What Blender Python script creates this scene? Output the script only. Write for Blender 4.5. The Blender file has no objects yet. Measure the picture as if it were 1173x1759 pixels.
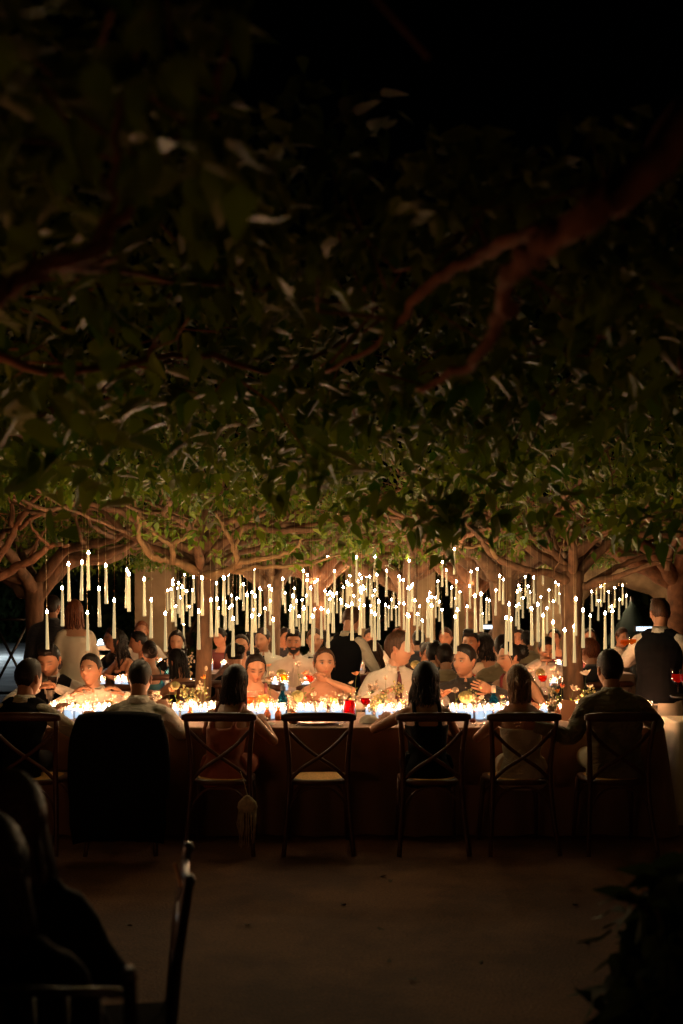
import bpy, math, random
import numpy as np
from mathutils import Vector, Matrix, Euler, noise as mnoise
R = math.radians
rng = np.random.default_rng(7); random.seed(7)
scene = bpy.context.scene

# ------------------------------------------------------------------ camera
FPX, CX, HZ, CZ = 1857.0, 586.5, 1037.0, 1.62          # focal in photo px, centre column, horizon row, eye height
cd = bpy.data.cameras.new('camera'); cam = bpy.data.objects.new('camera', cd)
scene.collection.objects.link(cam); scene.camera = cam
cam.location = (0, 0, CZ); cam.rotation_euler = (R(90), 0, 0)
cd.sensor_fit = 'VERTICAL'; cd.sensor_height = 36; cd.lens = 36 * FPX / 1759
cd.shift_y = (HZ - 879.5) / 1759
cd.clip_start = .05; cd.clip_end = 400
cd.dof.use_dof = True; cd.dof.focus_distance = 8.3; cd.dof.aperture_fstop = 2.1
scene.render.resolution_x, scene.render.resolution_y = 683, 1024
# ------------------------------------------------------------------ world: night sky
w = bpy.data.worlds.new('World'); scene.world = w; w.use_nodes = True
nt = w.node_tree; bg = nt.nodes['Background']
sky = nt.nodes.new('ShaderNodeTexSky'); sky.sky_type = 'NISHITA'; sky.sun_disc = False
sky.sun_elevation = R(3); sky.sun_rotation = R(200)
nt.links.new(sky.outputs[0], bg.inputs[0]); bg.inputs[1].default_value = 0.00003
sd = bpy.data.lights.new('night_fill', 'SUN'); sd.energy = .0006; sd.angle = R(.5); sd.color = (.75, .85, 1)
so = bpy.data.objects.new('night_fill', sd); so.rotation_euler = (R(50), 0, R(160)); scene.collection.objects.link(so)  # weak cool sun added as faint fill
scene.view_settings.view_transform = 'Standard'; scene.view_settings.look = 'None'
scene.view_settings.exposure = .6; scene.view_settings.gamma = 1
scene.view_settings.use_curve_mapping = False
scene.render.engine = 'CYCLES'
cy = scene.cycles
cy.use_denoising = True; cy.max_bounces = 5; cy.diffuse_bounces = 3; cy.glossy_bounces = 2
cy.transparent_max_bounces = 24; cy.transmission_bounces = 3; cy.sample_clamp_indirect = 2.0; cy.sample_clamp_direct = 0
cy.caustics_reflective = False; cy.caustics_refractive = False; cy.use_light_tree = True

FLAME_E, HANG_E, WAX_GLOW, STICK_E = 400.0, 250.0, .7, .36

# ------------------------------------------------------------------ materials
MATS = {}
def mat(name, col, rough=.6, nscale=0, namt=.25, bump=0, bscale=60, metal=0, emis=None, estr=0, trans=0, sheen=0, spec=.5, coat=0, col2=None, stretch=None):
    if name in MATS: return MATS[name]
    m = bpy.data.materials.new(name); m.use_nodes = True; n = m.node_tree; b = n.nodes['Principled BSDF']
    b.inputs['Base Color'].default_value = (*col, 1); b.inputs['Roughness'].default_value = rough
    b.inputs['Metallic'].default_value = metal; b.inputs['Specular IOR Level'].default_value = spec
    b.inputs['Sheen Weight'].default_value = sheen; b.inputs['Coat Weight'].default_value = coat
    if nscale or bump:
        tc = n.nodes.new('ShaderNodeTexCoord'); mp = n.nodes.new('ShaderNodeMapping')
        n.links.new(tc.outputs['Object'], mp.inputs[0])
        if stretch: mp.inputs['Scale'].default_value = stretch
    if nscale:
        t = n.nodes.new('ShaderNodeTexNoise'); t.inputs['Scale'].default_value = nscale; t.inputs['Detail'].default_value = 6
        n.links.new(mp.outputs[0], t.inputs[0])
        r = n.nodes.new('ShaderNodeValToRGB'); n.links.new(t.outputs[0], r.inputs[0])
        r.color_ramp.elements[0].position = .3; r.color_ramp.elements[1].position = .7
        c2 = col2 or tuple(min(1, c * (1 + namt)) for c in col)
        r.color_ramp.elements[0].color = (*[c * (1 - namt) for c in col], 1); r.color_ramp.elements[1].color = (*c2, 1)
        n.links.new(r.outputs[0], b.inputs['Base Color'])
    if bump:
        t = n.nodes.new('ShaderNodeTexNoise'); t.inputs['Scale'].default_value = bscale; t.inputs['Detail'].default_value = 4
        n.links.new(mp.outputs[0], t.inputs[0])
        bp = n.nodes.new('ShaderNodeBump'); bp.inputs['Strength'].default_value = bump; bp.inputs['Distance'].default_value = .01
        n.links.new(t.outputs[0], bp.inputs['Height']); n.links.new(bp.outputs[0], b.inputs['Normal'])
    if emis: b.inputs['Emission Color'].default_value = (*emis, 1); b.inputs['Emission Strength'].default_value = estr
    MATS[name] = m; return m
def emat(name, col, s):
    m = bpy.data.materials.new(name); m.use_nodes = True; n = m.node_tree; n.nodes.clear()
    e = n.nodes.new('ShaderNodeEmission'); e.inputs[0].default_value = (*col, 1); e.inputs[1].default_value = s
    o = n.nodes.new('ShaderNodeOutputMaterial'); n.links.new(e.outputs[0], o.inputs[0]); MATS[name] = m; return m
def thinglass(name, tint=(1, 1, 1), refl=1.0, haze=0.0):
    m = bpy.data.materials.new(name); m.use_nodes = True; n = m.node_tree; n.nodes.clear()
    t = n.nodes.new('ShaderNodeBsdfTransparent'); t.inputs[0].default_value = (*tint, 1)
    g = n.nodes.new('ShaderNodeBsdfGlossy'); g.inputs['Roughness'].default_value = .06
    lw = n.nodes.new('ShaderNodeLayerWeight'); lw.inputs['Blend'].default_value = .5
    f = n.nodes.new('ShaderNodeMath'); f.operation = 'POWER'; f.inputs[1].default_value = 4.0; n.links.new(lw.outputs['Facing'], f.inputs[0])
    mu = n.nodes.new('ShaderNodeMath'); mu.operation = 'MULTIPLY_ADD'; mu.inputs[1].default_value = refl * .7; mu.inputs[2].default_value = .03; mu.use_clamp = True
    n.links.new(f.outputs[0], mu.inputs[0])
    x = n.nodes.new('ShaderNodeMixShader'); n.links.new(mu.outputs[0], x.inputs[0]); n.links.new(t.outputs[0], x.inputs[1]); n.links.new(g.outputs[0], x.inputs[2])
    last = x
    if haze:
        d = n.nodes.new('ShaderNodeBsdfTranslucent'); d.inputs[0].default_value = (*tint, 1)
        y = n.nodes.new('ShaderNodeMixShader'); y.inputs[0].default_value = haze
        n.links.new(x.outputs[0], y.inputs[1]); n.links.new(d.outputs[0], y.inputs[2]); last = y
    o = n.nodes.new('ShaderNodeOutputMaterial'); n.links.new(last.outputs[0], o.inputs[0]); MATS[name] = m; return m
def clothmat(name, col, rough=.85, fold=.28, scale=6, fine=.25):
    m = mat(name, col, rough, 5, .10, sheen=.15); n = m.node_tree; b = n.nodes['Principled BSDF']
    tc = n.nodes.new('ShaderNodeTexCoord'); mp = n.nodes.new('ShaderNodeMapping'); mp.inputs['Scale'].default_value = (1, 1, 1.8); mp.inputs['Rotation'].default_value = (.3, .5, .2)
    t = n.nodes.new('ShaderNodeTexNoise'); t.inputs['Scale'].default_value = scale; t.inputs['Detail'].default_value = 3; t.inputs['Distortion'].default_value = 1.2
    n.links.new(tc.outputs['Object'], mp.inputs[0]); n.links.new(mp.outputs[0], t.inputs[0])
    a = n.nodes.new('ShaderNodeMath'); a.operation = 'PINGPONG'; a.inputs[1].default_value = .11; n.links.new(t.outputs[0], a.inputs[0])
    bp = n.nodes.new('ShaderNodeBump'); bp.inputs['Strength'].default_value = fold; bp.inputs['Distance'].default_value = .12
    n.links.new(a.outputs[0], bp.inputs['Height'])
    t2 = n.nodes.new('ShaderNodeTexNoise'); t2.inputs['Scale'].default_value = 500; n.links.new(tc.outputs['Object'], t2.inputs[0])
    b2 = n.nodes.new('ShaderNodeBump'); b2.inputs['Strength'].default_value = fine; b2.inputs['Distance'].default_value = .002
    n.links.new(t2.outputs[0], b2.inputs['Height']); n.links.new(bp.outputs[0], b2.inputs['Normal']); n.links.new(b2.outputs[0], b.inputs['Normal'])
    return m
def leafmat(name, c1, c2, tr=.35):
    m = bpy.data.materials.new(name); m.use_nodes = True; n = m.node_tree; n.nodes.clear()
    g = n.nodes.new('ShaderNodeNewGeometry'); r = n.nodes.new('ShaderNodeValToRGB')
    n.links.new(g.outputs['Random Per Island'], r.inputs[0])
    r.color_ramp.elements[0].color = (*c1, 1); r.color_ramp.elements[1].color = (*c2, 1)
    e = r.color_ramp.elements.new(.95); e.color = (c2[0] * 1.5, c2[1] * 1.15, c2[2], 1)
    p = n.nodes.new('ShaderNodeBsdfPrincipled'); p.inputs['Roughness'].default_value = .42; p.inputs['Specular IOR Level'].default_value = .35
    n.links.new(r.outputs[0], p.inputs['Base Color'])
    t = n.nodes.new('ShaderNodeBsdfTranslucent'); n.links.new(r.outputs[0], t.inputs[0])
    x = n.nodes.new('ShaderNodeMixShader'); x.inputs[0].default_value = tr
    n.links.new(p.outputs[0], x.inputs[1]); n.links.new(t.outputs[0], x.inputs[2])
    o = n.nodes.new('ShaderNodeOutputMaterial'); n.links.new(x.outputs[0], o.inputs[0]); MATS[name] = m; return m
WARM = (1, .50, .22)
M_flame = emat('candle_flame', (1, .40, .155), FLAME_E)
M_bulb = emat('led_flame', (1, .70, .37), HANG_E)
M_glass = thinglass('clear_glass'); M_votive = thinglass('votive_glass', (.94, .97, 1), 1.6, .05)
M_blueglass = thinglass('blue_glass', (.10, .42, .62), 1.6, .15); M_amber = thinglass('amber_glass', (.55, .28, .15), 1.2, .35)
M_wax = mat('candle_wax_added_glow', (.30, .24, .20), .5, emis=(.66, .84, 1), estr=WAX_GLOW)  # cool emission put on the wax imitates its glow from the flame
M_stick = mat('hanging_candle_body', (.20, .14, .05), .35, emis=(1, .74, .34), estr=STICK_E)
M_leaf = leafmat('leaf_green', (.038, .108, .008), (.130, .225, .020))
M_leaf_dark = leafmat('leaf_dark_green', (.02, .045, .012), (.04, .07, .02), .25)
for n_ in M_leaf_dark.node_tree.nodes:
    if n_.type == 'BSDF_PRINCIPLED': n_.inputs['Roughness'].default_value = .7; n_.inputs['Specular IOR Level'].default_value = .15
M_bark = mat('bark', (.16, .085, .045), .85, 14, .55, 1.0, 26, stretch=(1, 1, .35))
M_barkred = mat('red_bark', (.20, .085, .040), .85, 14, .4, .9, 30)
M_barktan = mat('tan_bark', (.24, .145, .065), .8, 14, .3, .8, 30)
M_cloth = mat('linen_tablecloth', (.18, .10, .058), .9, 3, .08, .15, 300, sheen=.2)
M_wood = mat('chair_wood', (.070, .022, .010), .45, 9, .4, .2, 60, stretch=(1, 1, .2))
M_rattan = mat('rattan_seat', (.80, .42, .13), .7, 90, .35, .6, 160)
M_blackwood = mat('black_wood', (.012, .009, .008), .35)
M_ground = None
def skinmat():
    m = bpy.data.materials.new('skin'); m.use_nodes = True; n = m.node_tree; b = n.nodes['Principled BSDF']
    a = n.nodes.new('ShaderNodeAttribute'); a.attribute_name = 'Col'
    t = n.nodes.new('ShaderNodeTexNoise'); t.inputs['Scale'].default_value = 40; t.inputs['Detail'].default_value = 3
    tc = n.nodes.new('ShaderNodeTexCoord'); n.links.new(tc.outputs['Object'], t.inputs[0])
    mx = n.nodes.new('ShaderNodeMix'); mx.data_type = 'RGBA'; mx.blend_type = 'MULTIPLY'; mx.inputs[0].default_value = .18
    n.links.new(a.outputs[0], mx.inputs[6]); n.links.new(t.outputs[0], mx.inputs[7]); n.links.new(mx.outputs[2], b.inputs['Base Color'])
    b.inputs['Roughness'].default_value = .48
    b.inputs['Subsurface Weight'].default_value = 0
    return m
M_skin = skinmat()
def hairmat(name, col):
    m = mat(name, col, .5, 0, 0, 0, spec=.28); n = m.node_tree; b = n.nodes['Principled BSDF']
    tc = n.nodes.new('ShaderNodeTexCoord'); mp = n.nodes.new('ShaderNodeMapping'); mp.inputs['Scale'].default_value = (160, 160, 9)
    t = n.nodes.new('ShaderNodeTexNoise'); t.inputs['Scale'].default_value = 1; t.inputs['Detail'].default_value = 3
    n.links.new(tc.outputs['Object'], mp.inputs[0]); n.links.new(mp.outputs[0], t.inputs[0])
    r = n.nodes.new('ShaderNodeValToRGB'); r.color_ramp.elements[0].position = .35; r.color_ramp.elements[1].position = .7
    r.color_ramp.elements[0].color = (*[c * .5 for c in col], 1); r.color_ramp.elements[1].color = (*[min(1, c * 1.7) for c in col], 1)
    n.links.new(t.outputs[0], r.inputs[0]); n.links.new(r.outputs[0], b.inputs['Base Color'])
    bp = n.nodes.new('ShaderNodeBump'); bp.inputs['Strength'].default_value = .5; bp.inputs['Distance'].default_value = .004
    n.links.new(t.outputs[0], bp.inputs['Height']); n.links.new(bp.outputs[0], b.inputs['Normal'])
    return m
H_black = hairmat('black_hair', (.007, .005, .004)); H_dark = hairmat('dark_brown_hair', (.016, .009, .006))
H_brown = hairmat('brown_hair', (.05, .022, .011)); H_red = hairmat('auburn_hair', (.16, .05, .02)); H_fair = hairmat('fair_brown_hair', (.15, .085, .04))

# ------------------------------------------------------------------ geometry helpers
def P(px, py, d): return Vector(((px - CX) / FPX * d, d, CZ - (py - HZ) / FPX * d))
def X(px, d): return (px - CX) / FPX * d
class MB:
    """collects vertices and faces (with a material slot) for ONE mesh"""
    def __init__(s): s.v = []; s.f = []; s.m = []; s.n = 0; s.c = []
    def add(s, verts, faces, mi=0, col=None):
        verts = np.asarray(verts, float).reshape(-1, 3); o = s.n
        s.v.append(verts); s.f.extend([tuple(i + o for i in f) for f in faces]); s.m.extend([mi] * len(faces)); s.n += len(verts)
        if col is not None:
            col = np.asarray(col, float)
            s.c.append(np.tile(col, (len(verts), 1)) if col.ndim == 1 else col)
        else: s.c.append(np.ones((len(verts), 3)))
        return o
    def box(s, c, sz, mi=0, rot=None, col=None):
        q = np.array([[x, y, z] for x in (-.5, .5) for y in (-.5, .5) for z in (-.5, .5)]) * np.array(sz)
        if rot is not None: q = q @ np.array(rot.to_3x3()).T
        s.add(q + np.array(c), [(0, 1, 3, 2), (4, 6, 7, 5), (0, 4, 5, 1), (2, 3, 7, 6), (0, 2, 6, 4), (1, 5, 7, 3)], mi, col)
    def tube(s, pts, rad, seg=8, mi=0, caps=True, flat=None, col=None, up=None):
        pts = [Vector(p) for p in pts]; n = len(pts)
        if np.isscalar(rad): rad = [rad] * n
        vs = []; prev = None
        for i, p in enumerate(pts):
            t = (pts[min(i + 1, n - 1)] - pts[max(i - 1, 0)])
            t = t.normalized() if t.length > 1e-9 else Vector((0, 0, 1))
            if prev is None:
                a = Vector(up) if up is not None else (Vector((0, 0, 1)) if abs(t.z) < .9 else Vector((1, 0, 0)))
                u = t.cross(a).normalized()
            else:
                u = prev - t * prev.dot(t); u = u.normalized() if u.length > 1e-6 else prev
            prev = u; v2 = t.cross(u)
            fl = flat[i] if isinstance(flat, (list, tuple)) else (flat or 1.0)
            for k in range(seg):
                a = 2 * math.pi * k / seg
                q = p + u * (math.cos(a) * rad[i]) + v2 * (math.sin(a) * rad[i] * fl); vs.append(q[:])
        fs = [(i * seg + k, i * seg + (k + 1) % seg, (i + 1) * seg + (k + 1) % seg, (i + 1) * seg + k) for i in range(n - 1) for k in range(seg)]
        if caps: fs.append(tuple(range(seg))[::-1]); fs.append(tuple((n - 1) * seg + k for k in range(seg)))
        s.add(vs, fs, mi, col)
    def rings(s, rings, seg=16, mi=0, caps=True, col=None):
        """rings: (cx,cy,cz,rx,ry) horizontal ellipses"""
        vs = []; n = len(rings)
        for cx, cy_, cz, rx, ry in rings:
            for k in range(seg):
                a = 2 * math.pi * k / seg; vs.append((cx + rx * math.cos(a), cy_ + ry * math.sin(a), cz))
        fs = [(i * seg + k, i * seg + (k + 1) % seg, (i + 1) * seg + (k + 1) % seg, (i + 1) * seg + k) for i in range(n - 1) for k in range(seg)]
        if caps: fs.append(tuple(range(seg))[::-1]); fs.append(tuple((n - 1) * seg + k for k in range(seg)))
        s.add(vs, fs, mi, col)
    def lathe(s, prof, c=(0, 0, 0), seg=14, mi=0, caps=False): s.rings([(c[0], c[1], c[2] + z, r, r) for r, z in prof], seg, mi, caps)
    def ball(s, c, r, seg=10, rg=7, mi=0, col=None, rot=None):
        r = (r, r, r) if np.isscalar(r) else r; vs = []
        for i in range(rg + 1):
            v = math.pi * (i / rg - .5)
            for k in range(seg):
                a = 2 * math.pi * k / seg; vs.append((math.cos(v) * math.cos(a) * r[0], math.cos(v) * math.sin(a) * r[1], math.sin(v) * r[2]))
        vs = np.array(vs)
        if rot is not None: vs = vs @ np.array(rot.to_3x3()).T
        fs = [(i * seg + k, i * seg + (k + 1) % seg, (i + 1) * seg + (k + 1) % seg, (i + 1) * seg + k) for i in range(rg) for k in range(seg)]
        s.add(vs + np.array(c), fs, mi, col)
    def mesh(s, name, mats, smooth=True, color=False):
        me = bpy.data.meshes.new(name); V = np.concatenate(s.v) if s.v else np.zeros((0, 3))
        me.from_pydata(V.tolist(), [], s.f); me.materials.clear()
        for m in mats: me.materials.append(m)
        me.polygons.foreach_set('material_index', s.m)
        me.polygons.foreach_set('use_smooth', [smooth] * len(s.f))
        if color:
            a = me.color_attributes.new('Col', 'FLOAT_COLOR', 'POINT'); C_ = np.concatenate(s.c)
            a.data.foreach_set('color', np.concatenate([C_, np.ones((len(C_), 1))], 1).ravel())
        me.update(); return me
    def obj(s, name, mats, parent=None, smooth=True, color=False, loc=None):
        return link(name, s.mesh(name, mats if isinstance(mats, (list, tuple)) else [mats], smooth, color), parent, loc)
COL = scene.collection
def link(name, data, parent=None, loc=None, rz=None):
    o = bpy.data.objects.new(name, data); COL.objects.link(o)
    if parent is not None: o.parent = parent
    if loc is not None: o.location = loc
    if rz is not None: o.rotation_euler.z = rz
    return o
def tag(o, label=None, cat=None, group=None, kind=None):
    if label: o['label'] = label
    if cat: o['category'] = cat
    if group: o['group'] = group
    if kind: o['kind'] = kind
    return o
def thing(name, label, cat, loc=(0, 0, 0), rz=0, group=None):
    return tag(link(name, None, None, loc, rz), label, cat, group)
def dup(root, loc, rz=0, label=None, scale=None):
    r = root.copy(); COL.objects.link(r); r.location = loc; r.rotation_euler = (0, 0, rz)
    if label: r['label'] = label
    if scale: r.scale = (scale,) * 3
    for ch in root.children:
        c = ch.copy(); COL.objects.link(c); c.parent = r
        for g in ch.children:
            d = g.copy(); COL.objects.link(d); d.parent = c
    return r
ORD = ['first', 'second', 'third', 'fourth', 'fifth', 'sixth', 'seventh', 'eighth', 'ninth', 'tenth', 'eleventh', 'twelfth', 'thirteenth', 'fourteenth', 'fifteenth', 'sixteenth', 'seventeenth', 'eighteenth', 'nineteenth', 'twentieth', 'twenty-first', 'twenty-second', 'twenty-third', 'twenty-fourth']
def smoothpath(pts, n=6, jit=0):
    """Catmull-Rom through points given as Vectors (+ radius as 4th)"""
    P_ = [np.array(p, float) for p in pts]; P_ = [2 * P_[0] - P_[1]] + P_ + [2 * P_[-1] - P_[-2]]; out = []
    for i in range(1, len(P_) - 2):
        for k in range(n):
            t = k / n; a, b, c, d = P_[i - 1:i + 3]
            q = .5 * ((2 * b) + (-a + c) * t + (2 * a - 5 * b + 4 * c - d) * t * t + (-a + 3 * b - 3 * c + d) * t ** 3)
            if jit: q[:3] += rng.normal(0, jit, 3)
            out.append(q)
    out.append(P_[-2]); return out

#@@STRUCTURE
# ------------------------------------------------------------------ ground
def build_ground():
    m = bpy.data.materials.new('packed_earth'); m.use_nodes = True; n = m.node_tree; b = n.nodes['Principled BSDF']
    tc = n.nodes.new('ShaderNodeTexCoord')
    t1 = n.nodes.new('ShaderNodeTexNoise'); t1.inputs['Scale'].default_value = 1.3; t1.inputs['Detail'].default_value = 9; t1.inputs['Roughness'].default_value = .65
    t2 = n.nodes.new('ShaderNodeTexNoise'); t2.inputs['Scale'].default_value = 70; t2.inputs['Detail'].default_value = 4
    n.links.new(tc.outputs['Object'], t1.inputs[0]); n.links.new(tc.outputs['Object'], t2.inputs[0])
    r = n.nodes.new('ShaderNodeValToRGB'); r.color_ramp.elements[0].position = .40; r.color_ramp.elements[1].position = .60
    r.color_ramp.elements[0].color = (.105, .038, .011, 1); r.color_ramp.elements[1].color = (.205, .085, .026, 1)
    n.links.new(t1.outputs[0], r.inputs[0])
    mx = n.nodes.new('ShaderNodeMix'); mx.data_type = 'RGBA'; mx.blend_type = 'OVERLAY'; mx.inputs[0].default_value = .75
    n.links.new(r.outputs[0], mx.inputs[6]); n.links.new(t2.outputs[0], mx.inputs[7]); n.links.new(mx.outputs[2], b.inputs['Base Color'])
    b.inputs['Roughness'].default_value = .8
    bp = n.nodes.new('ShaderNodeBump'); bp.inputs['Strength'].default_value = .6; bp.inputs['Distance'].default_value = .01
    n.links.new(t2.outputs[0], bp.inputs['Height']); n.links.new(bp.outputs[0], b.inputs['Normal'])
    g = MB(); g.add([(-150, -60, 0), (150, -60, 0), (150, 250, 0), (-150, 250, 0)], [(0, 1, 2, 3)])
    tag(g.obj('ground', m), kind='structure')
    # pale gravel yard beyond the left fence
    g = MB(); g.add([(-45, 19, .004), (-5.2, 19, .004), (-7, 75, .004), (-45, 75, .004)], [(0, 1, 2, 3)])
    tag(g.obj('gravel_yard', mat('pale_gravel', (.34, .34, .32), .9, .9, .75, .5, 40)), kind='structure')
build_ground()

# ------------------------------------------------------------------ trees
LEAFV = np.array([(0, 0, 0), (.26, .16, .05), (.33, .42, .07), (.19, .80, .0), (0, 1.25, -.16), (-.19, .80, .0), (-.33, .42, .07), (-.26, .16, .05), (0, .5, -.01)]) * .085
LEAFF = [(0, 1, 2, 8), (8, 2, 3, 4), (4, 5, 6, 8), (8, 6, 7, 0)]
LEAFV2 = np.array([(0, 0, 0), (.30, .40, .07), (0, 1.2, -.14), (-.30, .40, .07)]) * .085
LEAFF2 = [(0, 1, 2), (2, 3, 0)]
def leaf_mats(n, droop=.5, r=None):
    """random orthonormal frames: y along the leaf, z leaf normal"""
    r = r or rng
    az = r.uniform(0, 2 * np.pi, n); el = r.normal(-.55, .5, n) * (droop * 2)
    el = np.clip(el, -1.5, .9)
    y = np.stack([np.cos(az) * np.cos(el), np.sin(az) * np.cos(el), np.sin(el)], 1)
    up = np.stack([r.normal(0, .45, n), r.normal(0, .45, n), np.ones(n)], 1)
    x = np.cross(y, up); x /= np.linalg.norm(x, axis=1)[:, None] + 1e-9; z = np.cross(x, y)
    return np.stack([x, y, z], 2)      # columns
def leaves_mesh(name, pos, size, mats_, lod, m, droop=.5):
    LV, LF = (LEAFV, LEAFF) if lod else (LEAFV2, LEAFF2)
    n = len(pos); k = len(LV); F = leaf_mats(n, droop)
    V = np.einsum('nij,kj->nki', F, LV) * size[:, None, None] + pos[:, None, :]
    me = bpy.data.meshes.new(name); V = V.reshape(-1, 3)
    fl = [len(f) for f in LF]; base = np.concatenate([np.array(f) for f in LF])
    idx = (base[None, :] + (np.arange(n) * k)[:, None]).ravel()
    tot = np.tile(fl, n); st = np.concatenate([[0], np.cumsum(tot)[:-1]])
    me.vertices.add(len(V)); me.vertices.foreach_set('co', V.ravel())
    me.loops.add(len(idx)); me.loops.foreach_set('vertex_index', idx)
    me.polygons.add(len(tot)); me.polygons.foreach_set('loop_start', st); me.polygons.foreach_set('loop_total', tot)
    me.materials.append(m); me.update(calc_edges=True); me.validate(); return me
LEAF_SINGLE = []
def single_leaf_mesh():
    for k in range(4):
        s = MB(); v = LEAFV.copy(); v[:, 2] += .01 * np.sin(v[:, 1] * 60 + k) ; v[:, 0] *= [1, .85, 1.1, .7][k]
        s.add(v, LEAFF); LEAF_SINGLE.append(s.mesh('leaf', [M_leaf]))
single_leaf_mesh()
LEAF_DARK = []
for m_ in LEAF_SINGLE:
    c_ = m_.copy(); c_.materials.clear(); c_.materials.append(M_leaf_dark); LEAF_DARK.append(c_)

TREES = []
def tree(label, x, y, rad, limbs, bark=None, top=2.35, group=None, lean=(0, 0), flare=1.25):
    """limbs: list of ([(x,y,z,r)...]) in world space"""
    bark = bark or M_bark
    t = thing('tree', label, 'tree', (x, y, 0), group=group or 'mulberry trees roofing the terrace')
    mb = MB(); pts = []
    for i in range(9):
        f = i / 8; z = f * top
        r = rad * (flare if i == 0 else 1.08 - .12 * f) * (1 + (.35 * max(0, f - .8) / .2))
        pts.append((lean[0] * f + .02 * math.sin(3 * f + x), lean[1] * f + .02 * math.cos(4 * f + y), z, r))
    sp = smoothpath(pts, 3); mb.tube([q[:3] for q in sp], [q[3] for q in sp], 14)
    mb.obj('trunk', bark, t)
    ends = []
    for L in limbs:
        bk = bark
        if isinstance(L, tuple): L, bk = L
        mb = MB(); sp = smoothpath([(q[0] - x, q[1] - y, q[2], q[3]) for q in L], 5, .006)
        mb.tube([q[:3] for q in sp], [max(.003, q[3]) * (1 + .07 * math.sin(7 * i) + (.22 if (i % 5 == 2 and q[3] > .012) else 0) * rng.uniform(.2, 1)) for i, q in enumerate(sp)], 9 if L[0][3] > .02 else 6)
        mb.obj('branch', bk, t)
        ends.append([np.array(q[:3]) for q in sp])
    TREES.append(dict(o=t, x=x, y=y, top=top, bark=bark, limbs=ends)); return t
def auto_limbs(x, y, rad, n, reach, z0=2.2, z1=2.9, seed=0, a0=0, a1=2 * math.pi):
    r = np.random.default_rng(seed + 100); out = []
    for i in range(n):
        a = a0 + (a1 - a0) * (i + r.uniform(-.3, .3)) / n; L = reach * r.uniform(.75, 1.15); z = z0 + r.uniform(-.1, .12)
        pts = []; ca, sa = math.cos(a), math.sin(a)
        for k in range(6):
            f = k / 5; w = .10 * math.sin(k * 2.2 + i) * f
            pts.append((x + ca * L * f - sa * w, y + sa * L * f + ca * w, z + (z1 - z) * (f ** .7) + r.normal(0, .03) + (.08 * math.sin(k * 1.7 + i) if k else 0), rad * .62 * (1 - f) ** .8 + .008))
        out.append(pts)
        for j in (2, 3, 4):          # side limbs
            b = a + r.choice([-1, 1]) * r.uniform(.5, 1.1); l2 = L * r.uniform(.3, .55); s = pts[j]
            out.append([(s[0] + math.cos(b) * l2 * f, s[1] + math.sin(b) * l2 * f, s[2] + r.uniform(.15, .5) * f + .05 * math.sin(5 * f + j), s[3] * .6 * (1 - f) + .006) for f in (0, .3, .65, 1)])
    return out
def PL(*pts):   # px,py,d,r -> world limb
    return [tuple(P(a, b, c)) + (r * (.62 if c > 8 else 1),) for a, b, c, r in pts]

d1 = 9.3
limbs = [
 (PL((346, 985, 9.3, .062), (300, 964, 9.1, .05), (262, 955, 8.9, .042), (240, 925, 8.7, .034), (238, 893, 8.6, .026), (214, 845, 8.5, .018), (190, 800, 8.5, .012)), M_barktan),
 (PL((298, 966, 9.05, .036), (298, 936, 8.9, .034), (318, 922, 8.85, .028), (334, 898, 8.8, .022), (350, 862, 8.8, .014)), M_barktan),
 (PL((298, 938, 8.9, .030), (268, 918, 8.8, .026), (246, 892, 8.7, .021), (236, 868, 8.7, .016), (238, 840, 8.7, .010)), M_barktan),
 PL((262, 952, 8.9, .028), (240, 926, 8.8, .024), (170, 895, 8.5, .022), (105, 868, 8.2, .017), (52, 836, 8.0, .011)),
 (PL((352, 990, 9.25, .058), (392, 980, 9.1, .052), (418, 964, 8.95, .042), (470, 958, 8.8, .032), (507, 942, 8.7, .022), (520, 925, 8.6, .014)), M_barktan),
 (PL((412, 972, 9.0, .036), (398, 935, 8.9, .031), (384, 905, 8.85, .026), (370, 880, 8.8, .018)), M_barktan),
 (PL((405, 965, 9.0, .028), (408, 935, 8.9, .025), (418, 902, 8.9, .018)), M_barktan),
 (PL((398, 982, 9.1, .036), (440, 975, 9.0, .030), (520, 970, 8.9, .024), (585, 952, 8.8, .015)), M_barktan),
 PL((348, 985, 9.3, .07), (342, 930, 9.3, .055), (352, 880, 9.4, .04), (348, 830, 9.5, .025)),
 PL((345, 975, 9.3, .055), (300, 935, 9.6, .045), (270, 905, 9.9, .035), (220, 880, 10.2, .02)),
 PL((352, 985, 9.35, .055), (400, 955, 9.7, .045), (470, 935, 10.1, .03), (560, 925, 10.4, .015)),
]
tree('tree with pale forked limbs, trunk left of the middle behind the main table', X(348, 9.3), 9.3, .068, limbs + auto_limbs(X(348, 9.3), 9.3, .045, 7, 1.7, 1.95, 2.5, 71), top=1.95)
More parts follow.
